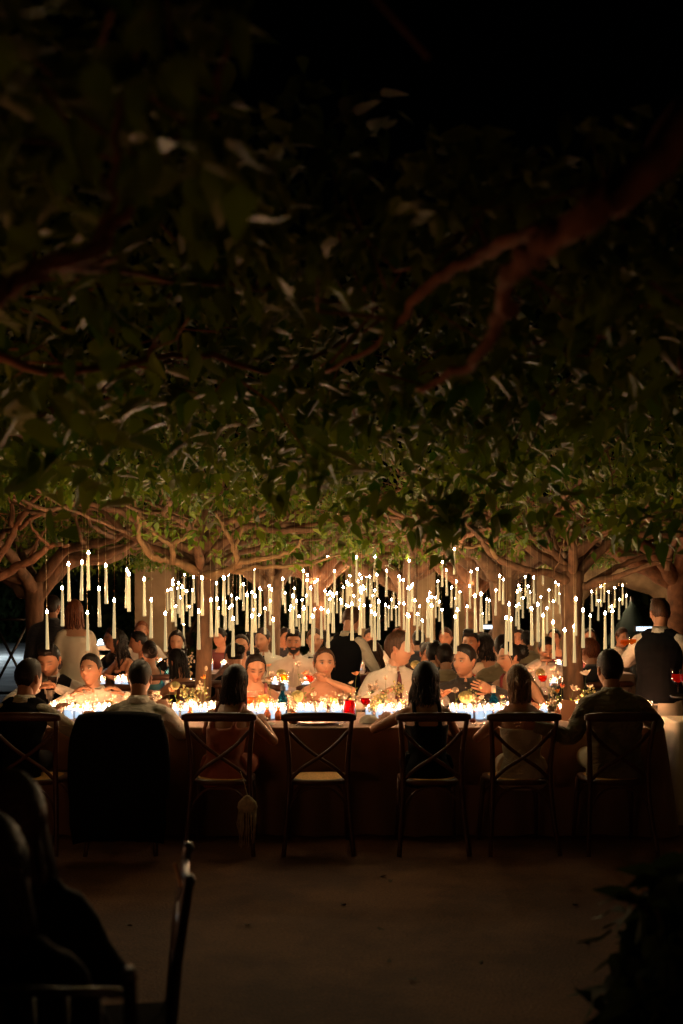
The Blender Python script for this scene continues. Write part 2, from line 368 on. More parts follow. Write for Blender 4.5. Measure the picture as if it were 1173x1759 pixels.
limbs = [
 PL((980, 1000, 9.3, .075), (940, 985, 9.15, .055), (888, 974, 8.95, .046), (845, 952, 8.8, .038), (822, 922, 8.7, .030), (795, 893, 8.6, .02)),
 (PL((852, 958, 8.8, .03), (828, 935, 8.75, .026), (800, 940, 8.7, .022), (778, 925, 8.65, .014)), M_barktan),
 PL((975, 975, 9.3, .06), (950, 950, 9.2, .05), (925, 930, 9.1, .042), (903, 915, 9.0, .032), (866, 900, 8.9, .02)),
 PL((905, 918, 9.0, .03), (908, 890, 9.0, .024), (903, 855, 9.0, .016)),
 PL((985, 985, 9.3, .075), (980, 950, 9.3, .058), (991, 915, 9.25, .048), (994, 893, 9.2, .042), (1005, 860, 9.2, .02)),
 PL((990, 945, 9.25, .034), (1035, 920, 9.1, .028), (1082, 900, 9.0, .02)),
 PL((1000, 1010, 9.3, .06), (1055, 992, 9.1, .044), (1105, 975, 8.9, .034), (1155, 960, 8.8, .02)),
 PL((1010, 1005, 9.3, .05), (1060, 975, 9.4, .04), (1110, 955, 9.4, .034), (1160, 935, 9.5, .022)),
 PL((1146, 980, 8.9, .038), (1155, 940, 8.9, .036), (1170, 905, 8.8, .03), (1190, 880, 8.8, .02)),
 PL((968, 985, 9.3, .03), (955, 935, 9.35, .026), (945, 895, 9.4, .018), (940, 860, 9.4, .01)),
 PL((952, 987, 9.1, .010), (968, 935, 9.05, .009), (973, 888, 9.0, .006)),
 PL((985, 975, 9.4, .05), (1020, 930, 9.8, .04), (1060, 905, 10.2, .02)),
]
tree('tree with thick spreading limbs, trunk behind the man in the olive jacket', X(986, 9.3), 9.3, .085, limbs + auto_limbs(X(986, 9.3), 9.3, .05, 7, 1.8, 1.9, 2.5, 81), top=1.9)
# trees at the left edge, reddish
limbs = [PL((-40, 1010, 9.0, .07), (10, 985, 9.0, .06), (48, 965, 8.9, .05), (86, 938, 8.8, .038), (118, 936, 8.7, .02)),
 PL((-30, 985, 9.0, .06), (8, 945, 8.9, .05), (30, 900, 8.9, .042), (58, 862, 8.8, .032), (78, 830, 8.8, .02)),
 PL((20, 905, 8.9, .035), (22, 870, 8.9, .03), (26, 832, 8.9, .02)),
 PL((35, 905, 8.85, .03), (70, 885, 8.7, .024), (125, 865, 8.6, .016), (160, 840, 8.5, .01)),
 PL((86, 940, 8.8, .024), (62, 915, 8.7, .02), (50, 890, 8.7, .014)),
 PL((48, 966, 8.9, .024), (66, 930, 8.9, .018), (90, 890, 8.8, .012))]
tree('reddish tree whose trunk stands beyond the left edge, limbs reaching over the left diners', X(-95, 9.2), 9.2, .10, limbs, M_barkred, top=1.8)
limbs = auto_limbs(X(62, 11.5), 11.5, .09, 7, 2.0, 1.75, 2.6, 3)
tree('dark tree at far left behind the standing couple', X(62, 11.5), 11.5, .09, limbs, M_bark, top=1.85)
for k, (px, d, r, lab) in enumerate([(465, 13.2, .10, 'distant tree behind the bearded man'), (545, 14.6, .10, 'distant tree behind the waiter in the middle'), (700, 14.4, .12, 'distant tree behind the man in the dark red tie'),
                                (815, 13.4, .11, 'left of the two distant tree trunks behind the far right diners'), (866, 12.8, .13, 'right of the two distant tree trunks behind the far right diners'),
                                (1166, 12.0, .12, 'distant tree at the right edge behind the waiter with the tray')]):
    tree(lab, X(px, d), d, r, auto_limbs(X(px, d), d, r, 8, 2.5, 1.85, 2.7, 10 + k), M_barkred if k % 2 else M_bark, top=1.95)
# the trees over the camera, trunks outside the frame
limbs = [PL((1290, 90, 2.0, .048), (1180, 215, 1.75, .035), (1060, 325, 1.7, .029), (975, 390, 1.75, .023), (905, 436, 1.85, .018), (872, 505, 2.0, .016), (845, 570, 2.15, .013), (790, 635, 2.35, .010), (718, 668, 2.5, .006)),
 PL((1080, 330, 1.75, .02), (960, 385, 2.0, .017), (870, 420, 2.25, .015), (800, 452, 2.45, .014), (720, 505, 2.7, .013), (650, 590, 3.0, .009), (560, 640, 3.3, .005)),
 PL((1300, 480, 3.4, .02), (1160, 530, 3.5, .014), (1090, 560, 3.6, .010), (960, 590, 3.8, .008), (850, 575, 4.0, .005)),
 PL((1100, 520, 3.4, .012), (1150, 560, 3.4, .009), (1175, 640, 3.4, .006)),
 [(2.1, 1.9, 2.3, .06), (2.6, 2.2, 2.5, .05), (3.3, 2.5, 2.7, .03), (3.9, 2.6, 2.8, .01)], [(2.1, 1.9, 2.3, .06), (2.3, 1.3, 2.5, .05), (2.7, .6, 2.7, .03), (3.0, .2, 2.8, .01)]]
tree('foreground tree on the right whose thick blurred bough crosses the upper right', 2.1, 1.9, .10, limbs, M_barkred, top=2.35)
limbs = [PL((-300, 700, 2.0, .03), (-60, 540, 1.9, .022), (0, 505, 1.9, .018), (60, 465, 1.9, .015), (150, 430, 1.95, .013), (215, 370, 1.95, .011), (250, 300, 2.0, .010), (318, 232, 2.0, .009), (365, 180, 2.05, .008), (390, 60, 2.0, .007), (380, -40, 2.0, .005)),
 PL((60, 468, 1.9, .008), (200, 468, 2.6, .009), (400, 490, 3.2, .009), (600, 520, 3.6, .008), (720, 545, 4.0, .005)),
 PL((-60, 600, 3.0, .012), (120, 640, 3.2, .012), (330, 610, 3.5, .010), (480, 640, 3.7, .009), (590, 585, 3.9, .006)),
 PL((150, 430, 1.95, .006), (190, 340, 1.9, .006), (200, 200, 1.8, .006), (260, 20, 1.7, .005)),
 ] + auto_limbs(-2.4, 2.3, .09, 5, 1.5, 2.4, 2.8, 41, a0=2.0, a1=4.3)
tree('foreground tree on the left whose thin kinked bough crosses the upper left', -2.4, 2.3, .10, limbs, M_barkred, top=2.3)
tree('tree beyond the right edge roofing the space before the main table', 3.1, 5.4, .1, auto_limbs(3.1, 5.4, .1, 7, 2.4, 2.25, 2.85, 51), top=2.3)
tree('tree beyond the left edge roofing the space before the main table', -3.1, 5.7, .1, auto_limbs(-3.1, 5.7, .1, 7, 2.4, 2.25, 2.85, 61), top=2.3)

# crowns: one continuous leafy roof shared out between the trees
def crown_leaves():
    N = 17500; cx_ = rng.uniform(-6.2, 6.2, N); cyy = 1.0 + 15.5 * rng.uniform(0, 1, N) ** .9
    pos = []; siz = []
    for i in range(N):
        x, y = cx_[i], cyy[i]
        nz = mnoise.noise(Vector((x * .55, y * .55, 0))); n2 = mnoise.noise(Vector((x * 1.7, y * 1.7, 5)))
        base = 2.36 + .16 * nz + .10 * n2
        thick = .75
        if y < 3.4 and x > -.25:                       # open sky between the two front crowns
            if y < 2.5: continue
            base += .0; thick = .28 + .5 * max(0, (y - 2.5)) / .9
        elif y < 2.6: thick = .75
        if 7.6 < y < 10.3: base += .12
        if 7.8 < y < 10.6 and random.random() < .30: continue
        if y > 10.3 and random.random() < .5: continue
        if y > 10: base -= .05 * min(4, y - 10)
        if abs(x) > y * .55 + 1.2 and random.random() < .65: continue
        if n2 < -.42 and y > 4: continue
        z = base + thick * rng.uniform(0, 1) ** 1.25
        k = rng.integers(6, 12); az = rng.uniform(0, 6.28); L = rng.uniform(.12, .34)
        t = rng.uniform(0, 1, k)
        q = np.stack([x + math.cos(az) * L * t, y + math.sin(az) * L * t, z - .10 * t * t], 1) + rng.normal(0, .035, (k, 3))
        pos.append(q); siz.append(rng.uniform(.6, 1.25, k))
    return np.concatenate(pos), np.concatenate(siz)
LP, LS = crown_leaves()
# hanging tufts whose outlines the photograph shows below the roof
tufts = [(745, 900, 5.0, 26, .09), (775, 890, 4.8, 32, .12), (800, 865, 4.8, 30, .13), (760, 945, 5.1, 8, .04), (655, 965, 7.2, 9, .05), (560, 905, 8.2, 34, .16), (480, 930, 8.3, 30, .12), (430, 900, 8.4, 36, .16), (505, 970, 8.0, 8, .05),
         (245, 895, 8.2, 26, .10), (290, 905, 8.2, 30, .12), (330, 920, 8.3, 14, .07), (610, 935, 8.0, 26, .12), (650, 925, 7.6, 24, .10), (865, 900, 8.2, 40, .16), (900, 925, 8.3, 24, .1), (850, 870, 8.2, 40, .18), (1010, 880, 7.6, 44, .2), (1040, 905, 7.0, 26, .12),
         (1090, 890, 6.2, 34, .14), (1130, 900, 5.2, 36, .14), (1060, 925, 6.8, 10, .06), (1150, 870, 4.6, 36, .16), (960, 900, 6.5, 26, .12), (420, 860, 6.5, 40, .2), (360, 915, 8.9, 14, .07), (378, 950, 8.6, 14, .06), (80, 810, 3.4, 30, .14), (160, 740, 3.0, 30, .14), (30, 700, 2.6, 20, .12), (520, 780, 3.6, 30, .14), (600, 860, 5.4, 30, .16), (700, 840, 4.6, 40, .18), (870, 830, 4.6, 40, .2), (960, 850, 4.8, 40, .2)]
tp, ts = [], []
for px, py, d, k, s in tufts:
    c = np.array(P(px, py, d)); tp.append(c + rng.normal(0, s * .62, (k, 3)) * [1.2, 1.2, .8]); ts.append(rng.uniform(.7, 1.25, k))
LP = np.concatenate([LP, *tp]); LS = np.concatenate([LS, *ts])
LS = LS * np.clip(1.18 - .05 * LP[:, 1], .72, 1.1)
keep = ~((LP[:, 2] < 2.05) & (LP[:, 1] < 3)); LP, LS = LP[keep], LS[keep]
TX = np.array([[t['x'], t['y']] for t in TREES])
own = np.argmin(((LP[:, None, :2] - TX[None]) ** 2).sum(2), 1)
dist = np.linalg.norm(LP - np.array([0, 0, CZ]), axis=1)
ppx = CX + LP[:, 0] / LP[:, 1] * FPX; ppy = HZ - (LP[:, 2] - CZ) / LP[:, 1] * FPX
inview = (ppx > -30) & (ppx < 1200) & (ppy > -40)
for ti, T in enumerate(TREES):
    sel = np.where(own == ti)[0]
    if len(sel) == 0: continue
    o = np.array([T['x'], T['y'], 0]); vis = sel[inview[sel]]
    near = T['y'] < 10 and len(vis) > 200
    single = vis[np.argsort(dist[vis])][:300] if near and dist[vis].min() < 8.6 else np.array([], int)
    rest = np.setdiff1d(sel, single)
    lodm = dist[rest] < 6
    me = None
    far = rest[~lodm]; nr = rest[lodm]
    crown = link('crown', leaves_mesh('crown', LP[far] - o, LS[far] * 1.05, None, False, M_leaf) if len(far) > len(nr) else leaves_mesh('crown', LP[rest] - o, LS[rest], None, True, M_leaf), T['o'])
    crown['kind'] = 'stuff'
    if len(far) > len(nr) and len(nr):
        c2 = link('leaf_sprays', leaves_mesh('leaf_sprays', LP[nr] - o, LS[nr], None, True, M_leaf), T['o']); c2['kind'] = 'stuff'
    Fm = leaf_mats(len(single))
    for j, i in enumerate(single):
        lf = link('leaf', LEAF_SINGLE[j % 4], T['o'])
        m4 = Matrix(Fm[j].tolist()).to_4x4() * 1.0; m4 = Matrix.Translation(Vector(LP[i] - o)) @ m4 @ Matrix.Scale(float(LS[i]), 4)
        lf.matrix_local = m4
    # twigs carrying the leaf sprays, one mesh
    tw = MB(); r = np.random.default_rng(ti + 5); pick = sel[r.permutation(len(sel))[:150]] if len(sel) else []
    allp = np.concatenate([np.array(l) for l in T['limbs']])
    for i in pick:
        e = LP[i] - o; b = allp[np.argsort(((allp - e) ** 2).sum(1))[r.integers(0, min(14, len(allp)))]]
        lim = .35 if T['y'] < 4 else .6
        if np.linalg.norm(e - b) > lim: b = e + (b - e) * lim / np.linalg.norm(e - b)
        mid = (e + b) / 2 + r.normal(0, .06, 3)
        tw.tube([b, mid, e], [.0045, .0035, .0015], 4, caps=False)
    t_ = tw.obj('twigs', T['bark'], T['o']); t_['kind'] = 'stuff'

#@@BACKDROP
# ------------------------------------------------------------------ far surroundings
def bush(name, label, c, size, n, m, cat='bush', lod=False, leafs=2.2):
    t = thing(name, label, cat, (c[0], c[1], 0), group='shrubs round the terrace')
    q = rng.normal(0, 1, (n, 3)); q /= np.linalg.norm(q, axis=1)[:, None]; q *= rng.uniform(.55, 1, (n, 1)) ** .5
    q = q * np.array(size) * (1 + .25 * np.sin(q[:, :1] * 9 + q[:, 1:2] * 7)); q[:, 2] += c[2]
    q = q[q[:, 2] > .02]
    o = link('foliage', leaves_mesh('foliage', q, rng.uniform(.8, 1.3, len(q)) * leafs * (2 if c[1] > 40 else 1), None, lod, m), t); o['kind'] = 'stuff'
    s = MB()
    for k in range(5): s.tube([(0, 0, 0), (rng.normal(0, .1), rng.normal(0, .1), c[2] * .6), tuple(rng.normal(0, .3, 2) * np.array(size[:2])) + (c[2] * 1.1,)], [.05, .035, .012], 5)
    s.obj('stem', M_bark, t); return t
bush('evergreen_hedge', 'tall dark green hedge lit cool at far left beyond the fence', (-14, 46, 1.9), (3.6, 2.0, 2.4), 5200, M_leaf_dark, 'hedge')
bush('evergreen_hedge', 'dark hedge behind the seated women at left', (-2.9, 20.5, 1.7), (2.2, 1.0, 2.0), 3500, M_leaf_dark, 'hedge')
bush('evergreen_hedge', 'dark green hedge behind the middle tables', (.4, 21, 1.7), (2.4, 1.0, 2.0), 3500, M_leaf_dark, 'hedge')
bush('evergreen_hedge', 'dark green hedge behind the tables on the right', (4.6, 20.6, 1.7), (2.6, 1.0, 2.0), 3500, M_leaf_dark, 'hedge')
plaster = mat('ochre_plaster', (.34, .22, .125), .9, 3, .25, .5, 25)
for px, wpx, d, lab in [(268, 62, 16.5, 'broad ochre plaster pillar behind the women at left'), (610, 34, 17.2, 'ochre plaster pillar behind the waiter in the middle'), (722, 46, 16.8, 'ochre plaster pillar right of the middle'), (792, 26, 17.4, 'slim ochre plaster pillar behind the right tables'), (935, 36, 17.0, 'ochre plaster pillar behind the right tree trunk')]:
    t = thing('plaster_pillar', lab, 'pillar', (X(px, d), d, 0), group='plaster pillars behind the terrace'); wd = wpx / FPX * d
    s = MB(); s.box((0, 0, 1.45), (wd, .5, 2.5)); s.obj('shaft', plaster, t, False)
    s = MB(); s.box((0, 0, .10), (wd + .12, .62, .2)); s.obj('plinth', plaster, t, False)
    s = MB(); s.box((0, 0, 2.76), (wd + .14, .64, .12)); s.obj('capital', plaster, t, False)
t = thing('garden_wall', 'rough ochre wall closing the terrace at the back', 'wall', (4.6, 24, 0))
s = MB(); s.box((0, 0, 1.6), (18, .4, 3.2)); s.obj('wall_body', mat('dark_render', (.10, .065, .04), .9, 2, .4, .5, 10), t, False)
s = MB(); s.box((0, -.05, 3.26), (18.2, .56, .12)); s.obj('coping', plaster, t, False)
# rocky arch at the right
t = thing('rock_arch', 'rough tan rock arch behind the tables on the right', 'rock', (X(1060, 16.5), 16.5, 0))
s = MB(); pts = [(-1.15, 0, .0, .3), (-1.0, 0, 1.2, .3), (-.6, 0, 1.95, .28), (.1, 0, 2.15, .3), (.8, 0, 1.9, .3), (1.15, 0, 1.1, .3), (1.25, 0, 0, .34)]
sp = smoothpath(pts, 5, .03); s.tube([q[:3] for q in sp], [q[3] for q in sp], 10); s.obj('rock_body', mat('tan_rock', (.36, .23, .13), .95, 5, .4, 1, 12), t)
t = thing('garden_parasol', 'closed dark green parasol standing behind the tables on the right', 'parasol', (X(1085, 14.8), 14.8, 0))
s = MB(); s.tube([(0, 0, 0), (0, 0, 1.72)], .025, 8); s.obj('pole', M_blackwood, t)
s = MB(); s.lathe([(.02, 1.66), (.10, 1.52), (.22, 1.3), (.40, 1.08), (.37, 1.04)], seg=16, caps=True); s.obj('canopy', mat('green_canvas', (.006, .022, .020), .8), t)
s = MB(); s.lathe([(.25, 0), (.25, .05), (.05, .08)], seg=16, caps=True); s.obj('base', M_blackwood, t)
# lit bar counters far back
def barlamp(px, py, d, wpx, lab, cat='lamp', e=3.0, h=.05):
    c = P(px, py, d); wd = wpx / FPX * d
    t = thing('strip_lamp', lab, cat, (c.x, d, c.z), group='cool strip lamps at the far bars')
    s = MB(); s.box((0, .03, 0), (wd + .04, .06, h + .03)); s.obj('housing', M_blackwood, t, False)
    s = MB(); s.box((0, -.008, 0), (wd, .012, h)); s.obj('tube', MATS.get('cool_tube') or emat('cool_tube', (.62, .82, 1), 2.2), t, False)
    s = MB(); s.tube([(-wd * .45, .03, -.04), (-wd * .45, .03, -c.z)], .015, 5); s.obj('post', M_blackwood, t)
    s = MB(); s.tube([(wd * .45, .03, -.04), (wd * .45, .03, -c.z)], .015, 5); s.obj('post', M_blackwood, t)
barlamp(1108, 1080, 14.3, 30, 'cool white strip lamp left of the waiter at right'); barlamp(1169, 1080, 14.3, 22, 'cool white strip lamp at the right edge')
barlamp(838, 1077, 16, 18, 'cool white strip lamp behind the right tables')
def counter(px, d, wpx, lab):
    c = X(px, d); wd = wpx / FPX * d
    t = thing('bar_counter', lab, 'counter', (c, d, 0), group='white bar counters at the back')
    wm = mat('white_laminate', (.55, .58, .6), .5)
    s = MB(); s.box((0, 0, 1.05), (wd, .6, .06)); s.obj('worktop', wm, t, False)
    for k in range(5):
        s = MB(); s.box((0, -.24, .12 + .19 * k), (wd - .06, .03, .15)); s.obj('front_board', wm, t, False)
    for q in (-1, 1):
        s = MB(); s.box((q * (wd / 2 - .04), .02, .51), (.06, .46, 1.02)); s.obj('side_panel', wm, t, False)
counter(1098, 14.9, 46, 'white slatted bar counter left of the waiter at right'); counter(840, 16.4, 60, 'pale bar counter behind the right tables')
counter(172, 14.2, 64, 'pale counter behind the standing woman')
# two little cool globe lamps, left
for px, py, lab in ((163, 1109, 'left of the two cool globe lamps on the far counter at left'), (173, 1103, 'right of the two cool globe lamps on the far counter at left'), (1090, 1080, 'cool globe lamp by the right bar counter')):
    d = 14.1 if px < 500 else 14.8; c = P(px, py, d); t = thing('globe_lamp', lab, 'lamp', (c.x, d, c.z), group='cool globe lamps')
    s = MB(); s.ball((0, 0, 0), .038, 10, 7); s.obj('globe', MATS.get('cool_globe') or emat('cool_globe', (.6, .85, 1), 9), t)
    s = MB(); s.lathe([(.03, 1.08 - c.z), (.012, 1.10 - c.z), (.012, -.03)], seg=8, caps=True); s.obj('stand', M_blackwood, t)
# yard floodlight behind the left fence (lights the pale yard and the hedge)
t = thing('yard_lamp', 'cool lamp post beyond the left edge lighting the pale yard', 'lamp', (-12.2, 31.0, 0))
s = MB(); s.tube([(-.1, 0, 0), (-.1, 0, 3.38)], .04, 8); s.obj('post', M_blackwood, t)
s = MB(); s.box((.2, 0, 3.42), (.8, .4, .05)); s.obj('housing', M_blackwood, t, False)
s = MB(); s.box((.25, 0, 3.385), (.6, .3, .012)); s.obj('diffuser', emat('yard_light', (.75, .9, 1), 600), t, False)
# timber fence with crossed braces at left
t = thing('cross_fence', 'dark timber fence with crossed braces at the left edge', 'fence', (-5.0, 13.6, 0))
xs = [1.1 - .5 * k for k in range(7)][::-1]
for i, a in enumerate(xs):
    s = MB(); s.tube([(a, 0, 0), (a, 0, 1.5)], .028, 7); s.obj('post', M_blackwood, t)
    if i < 6:
        for z in (.5, 1.42):
            s = MB(); s.tube([(a, -.02, z), (a + .5, -.02, z)], .022, 6); s.obj('rail', M_blackwood, t)
        for z0, z1 in ((.52, 1.40), (1.40, .52)):
            s = MB(); s.tube([(a + .02, -.04 if z0 < 1 else .0, z0), (a + .48, -.04 if z0 < 1 else .0, z1)], .018, 6); s.obj('brace', M_blackwood, t)

#@@FURNITURE
# ------------------------------------------------------------------ tables and cloths
TZ = .755
def table(label, clabel, x0, x1, y0, y1, m=None, seed=0, folds=True):
    t = thing('banquet_table', label, 'table', ((x0 + x1) / 2, (y0 + y1) / 2, 0), group='long banquet tables'); L, W = x1 - x0, y1 - y0
    s = MB(); s.box((0, 0, TZ - .03), (L - .04, W - .04, .035)); s.obj('tabletop', M_wood, t, False)
    nl = max(2, int(L / 1.6) + 1)
    for k in range(nl):
        for sy in (-1, 1):
            s = MB(); s.box(((-.5 + k / (nl - 1)) * (L - .3), sy * (W / 2 - .1), (TZ - .05) / 2), (.06, .06, TZ - .05)); s.obj('leg', M_wood, t, False)
    # cloth
    s = MB(); r = np.random.default_rng(seed); per = 2 * (L + W); st = .035
    nx, ny = int(L / .06), int(W / .06)
    g = [[(-L / 2 + L * i / nx, -W / 2 + W * j / ny, TZ + .0015 * math.sin(i * .9 + j * .5)) for j in range(ny + 1)] for i in range(nx + 1)]
    s.add([p for row in g for p in row], [(i * (ny + 1) + j, (i + 1) * (ny + 1) + j, (i + 1) * (ny + 1) + j + 1, i * (ny + 1) + j + 1) for i in range(nx) for j in range(ny)])
    # skirt
    pts = []; n = int(per / st)
    for k in range(n):
        q = per * k / n
        if q < L: p, nn = (-L / 2 + q, -W / 2), (0, -1)
        elif q < L + W: p, nn = (L / 2, -W / 2 + q - L), (1, 0)
        elif q < 2 * L + W: p, nn = (L / 2 - (q - L - W), W / 2), (0, 1)
        else: p, nn = (-L / 2, W / 2 - (q - 2 * L - W)), (-1, 0)
        # corner softness: blend normals near corners
        cx_, cy_ = (1 if p[0] > 0 else -1), (1 if p[1] > 0 else -1)
        ex, ey = L / 2 - abs(p[0]), W / 2 - abs(p[1]); cc = max(0, 1 - (ex + ey) / .25)
        nv = Vector((nn[0] + cx_ * cc * .8, nn[1] + cy_ * cc * .8)).normalized()
        pts.append((p, nv, q, cc))
    hs = [0, .006, .02, .1, .22, .36, .52, .64, TZ - .012]
    vs = []
    for hi, h in enumerate(hs):
        f = h / TZ
        for p, nv, q, cc in pts:
            wv = (.5 + .5 * math.sin(q * 11 + 1.3 * math.sin(q * 2.3 + seed)) + .35 * math.sin(q * 27 + seed)) * .055 * f + .02 * f + .008 * min(1, h / .01)
            wv += cc * .10 * f
            if not folds: wv *= .6
            vs.append((p[0] + nv[0] * wv, p[1] + nv[1] * wv, TZ - h + .0015 * 0))
    fs = [(a * n + k, (a + 1) * n + k, (a + 1) * n + (k + 1) % n, a * n + (k + 1) % n) for a in range(len(hs) - 1) for k in range(n)]
    s.add(vs, fs)
    c = s.obj('tablecloth', m or M_cloth); c.location = t.location; tag(c, clabel, 'tablecloth', 'linen tablecloths'); return t
table('long candlelit table running across the middle of the picture', 'beige linen cloth of the long front table, hanging to the ground', -3.7, 2.25, 7.55, 8.65, seed=1)
table('second long table behind the front one', 'linen cloth of the second long table behind the front one', -1.95, 2.75, 10.25, 11.2, seed=2)
table('third long table far back under the trees', 'linen cloth of the third long table far back', -3.9, 3.6, 13.3, 14.2, seed=3)
table('short table at left behind the diners with the blue bottle', 'linen cloth of the short table with the blue bottle at left', -3.1, -2.02, 10.6, 11.6, seed=4)
table('side table at the right edge beside the waiter', 'cream cloth of the side table at the right edge', 2.47, 3.5, 7.95, 8.35, mat('cream_cloth', (.72, .66, .52), .9), seed=5)
table('added unseen table beyond the right edge of the picture', 'linen cloth of the added unseen table beyond the right edge', 1.2, 2.8, -.8, .4, seed=7)  # added out of view to carry candles that light the bough
table('table beyond the left edge where the foreground guests sit', 'linen cloth of the foreground guests\' table beyond the left edge', -3.1, -1.25, 2.5, 3.5, seed=6)

# ------------------------------------------------------------------ cross-back chairs
def chair_proto():
    t = thing('cross_back_chair', 'x', 'chair', group='wooden cross-back chairs')
    for q in (-1, 1):
        s = MB(); sp = smoothpath([(q * .225, .30, 0, .015), (q * .205, .225, .22, .017), (q * .19, .19, .46, .018), (q * .195, .205, .66, .017), (q * .215, .262, .875, .016)], 4)
        s.tube([p[:3] for p in sp], [p[3] for p in sp], 8); s.obj('back_leg', M_wood, t)
        s = MB(); s.tube([(q * .20, -.22, 0), (q * .19, -.185, .24), (q * .18, -.165, .44)], [.013, .016, .019], 8); s.obj('front_leg', M_wood, t)
        # cross brace, bowed
        s = MB(); sp = smoothpath([(-q * .198, .232, .80, 0), (-q * .10, .228 + .012 * q, .70, 0), (0, .222 + .012 * q, .625, 0), (q * .11, .208 + .006 * q, .55, 0), (q * .185, .195, .475, 0)], 4)
        s.tube([p[:3] for p in sp], .0125, 7, flat=.55, up=(0, 1, 0)); s.obj('cross_brace', M_wood, t)
    s = MB(); n = 18; vs = []
    for i in range(n + 1):
        f = i / n * 2 - 1; x = f * .242; y = .262 + .045 * (1 - f * f) - .0; h = .030 - .006 * abs(f) ** 4; z = .888 + .008 * (1 - f * f)
        if abs(f) > .93: h *= .72
        for a in range(8):
            an = 2 * math.pi * a / 8; vs.append((x, y + .014 * math.cos(an), z + h * math.sin(an)))
    s.add(vs, [(i * 8 + a, i * 8 + (a + 1) % 8, (i + 1) * 8 + (a + 1) % 8, (i + 1) * 8 + a) for i in range(n) for a in range(8)] + [tuple(range(8))[::-1], tuple(n * 8 + a for a in range(8))])
    s.obj('top_rail', M_wood, t)
    def outline(k, n=24):
        a = 2 * math.pi * k / n; c, si = math.cos(a), math.sin(a); p = .62
        x = math.copysign(abs(c) ** p, c) * (.205 - .02 * si); y = math.copysign(abs(si) ** p, si) * .205 - .0
        return x, y
    s = MB(); n = 24; vs = []
    for z, k in ((.438, .97), (.455, 1.0), (.468, .98), (.472, .88), (.470, .80)):
        for i in range(n): x, y = outline(i); vs.append((x * k, y * k, z))
    s.add(vs, [(a * n + i, a * n + (i + 1) % n, (a + 1) * n + (i + 1) % n, (a + 1) * n + i) for a in range(4) for i in range(n)] + [tuple(range(n))[::-1]])
    s.obj('seat_frame', M_wood, t)
    s = MB(); vs = [(0, 0, .468)] + [(outline(i)[0] * .82, outline(i)[1] * .82, .4705) for i in range(n)]
    s.add(vs, [(0, i + 1, (i + 1) % n + 1) for i in range(n)]); s.obj('rattan_seat', M_rattan, t)
    for yy, q in ((.205, 1), (-.18, -1)):      # bent hoops under the seat
        s = MB(); sp = smoothpath([(-.20, yy + .02 * q, .20, 0), (-.175, yy, .32, 0), (-.10, yy - .01 * q, .405, 0), (0, yy - .012 * q, .425, 0), (.10, yy - .01 * q, .405, 0), (.175, yy, .32, 0), (.20, yy + .02 * q, .20, 0)], 3)
        s.tube([p[:3] for p in sp], .009, 6); s.obj('hoop', M_wood, t)
    return t
CH = chair_proto(); CH_USED = [False]
def chair(x, y, rz, label, sc=1):
    if not CH_USED[0]:
        CH_USED[0] = True; CH.location = (x, y, 0); CH.rotation_euler = (0, 0, rz); CH['label'] = label; return CH
    return dup(CH, (x, y, 0), rz, label, sc)
PI = math.pi
FR = 7.22
front = [(42, 'man in the black waistcoat at the left edge'), (207, 'man in the white shirt, under the black jacket'), (377, 'woman with long brown hair'), (545, None), (742, 'dark-haired woman in black'), (895, 'fair-haired woman next to the man in olive'), (1066, 'man in the olive jacket')]
for px, who in front:
    chair(X(px, 6.97), FR, PI + rng.normal(0, .03), 'empty wooden cross-back chair with a rattan seat in the middle of the front row' if who is None else 'wooden cross-back chair of the ' + who)

# ------------------------------------------------------------------ black jacket over the second chair
def jacket():
    x = X(207, 6.95); t = thing('draped_jacket', 'black suit jacket hung over the back of the second chair from the left', 'jacket', (x, 6.93, 0))
    s = MB(); n = 22; cols = []
    prof = [(.86, .02, .235), (.915, .01, .25), (.925, -.035, .262), (.90, -.075, .272), (.82, -.095, .275), (.70, -.10, .285), (.55, -.10, .298), (.40, -.09, .305), (.25, -.08, .305), (.12, -.07, .285)]
    vs = []
    for z, y, hw in prof:
        for i in range(n + 1):
            f = i / n * 2 - 1; fold = .014 * math.sin(f * 9 + z * 3) * (1 - z) + .01 * math.sin(f * 21 + z * 2) * (1 - z)
            vs.append((f * hw, y + .055 * f * f - .02 + fold, z - .03 * abs(f) ** 3))
    s.add(vs, [(a * (n + 1) + i, a * (n + 1) + i + 1, (a + 1) * (n + 1) + i + 1, (a + 1) * (n + 1) + i) for a in range(len(prof) - 1) for i in range(n)])
    o = s.obj('jacket_body', mat('black_wool', (.006, .006, .007), .95, 200, .3, .3, 300, spec=.08), t)
    md = o.modifiers.new('thick', 'SOLIDIFY'); md.thickness = .012
    for q in (-1, 1):
        s = MB(); sp = smoothpath([(q * .25, -.02, .87, .05), (q * .285, -.03, .74, .052), (q * .30, -.03, .55, .046), (q * .295, -.03, .38, .040)], 4)
        s.tube([p[:3] for p in sp], [p[3] for p in sp], 9, flat=.6); s.obj('sleeve', MATS['black_wool'], t)
jacket()
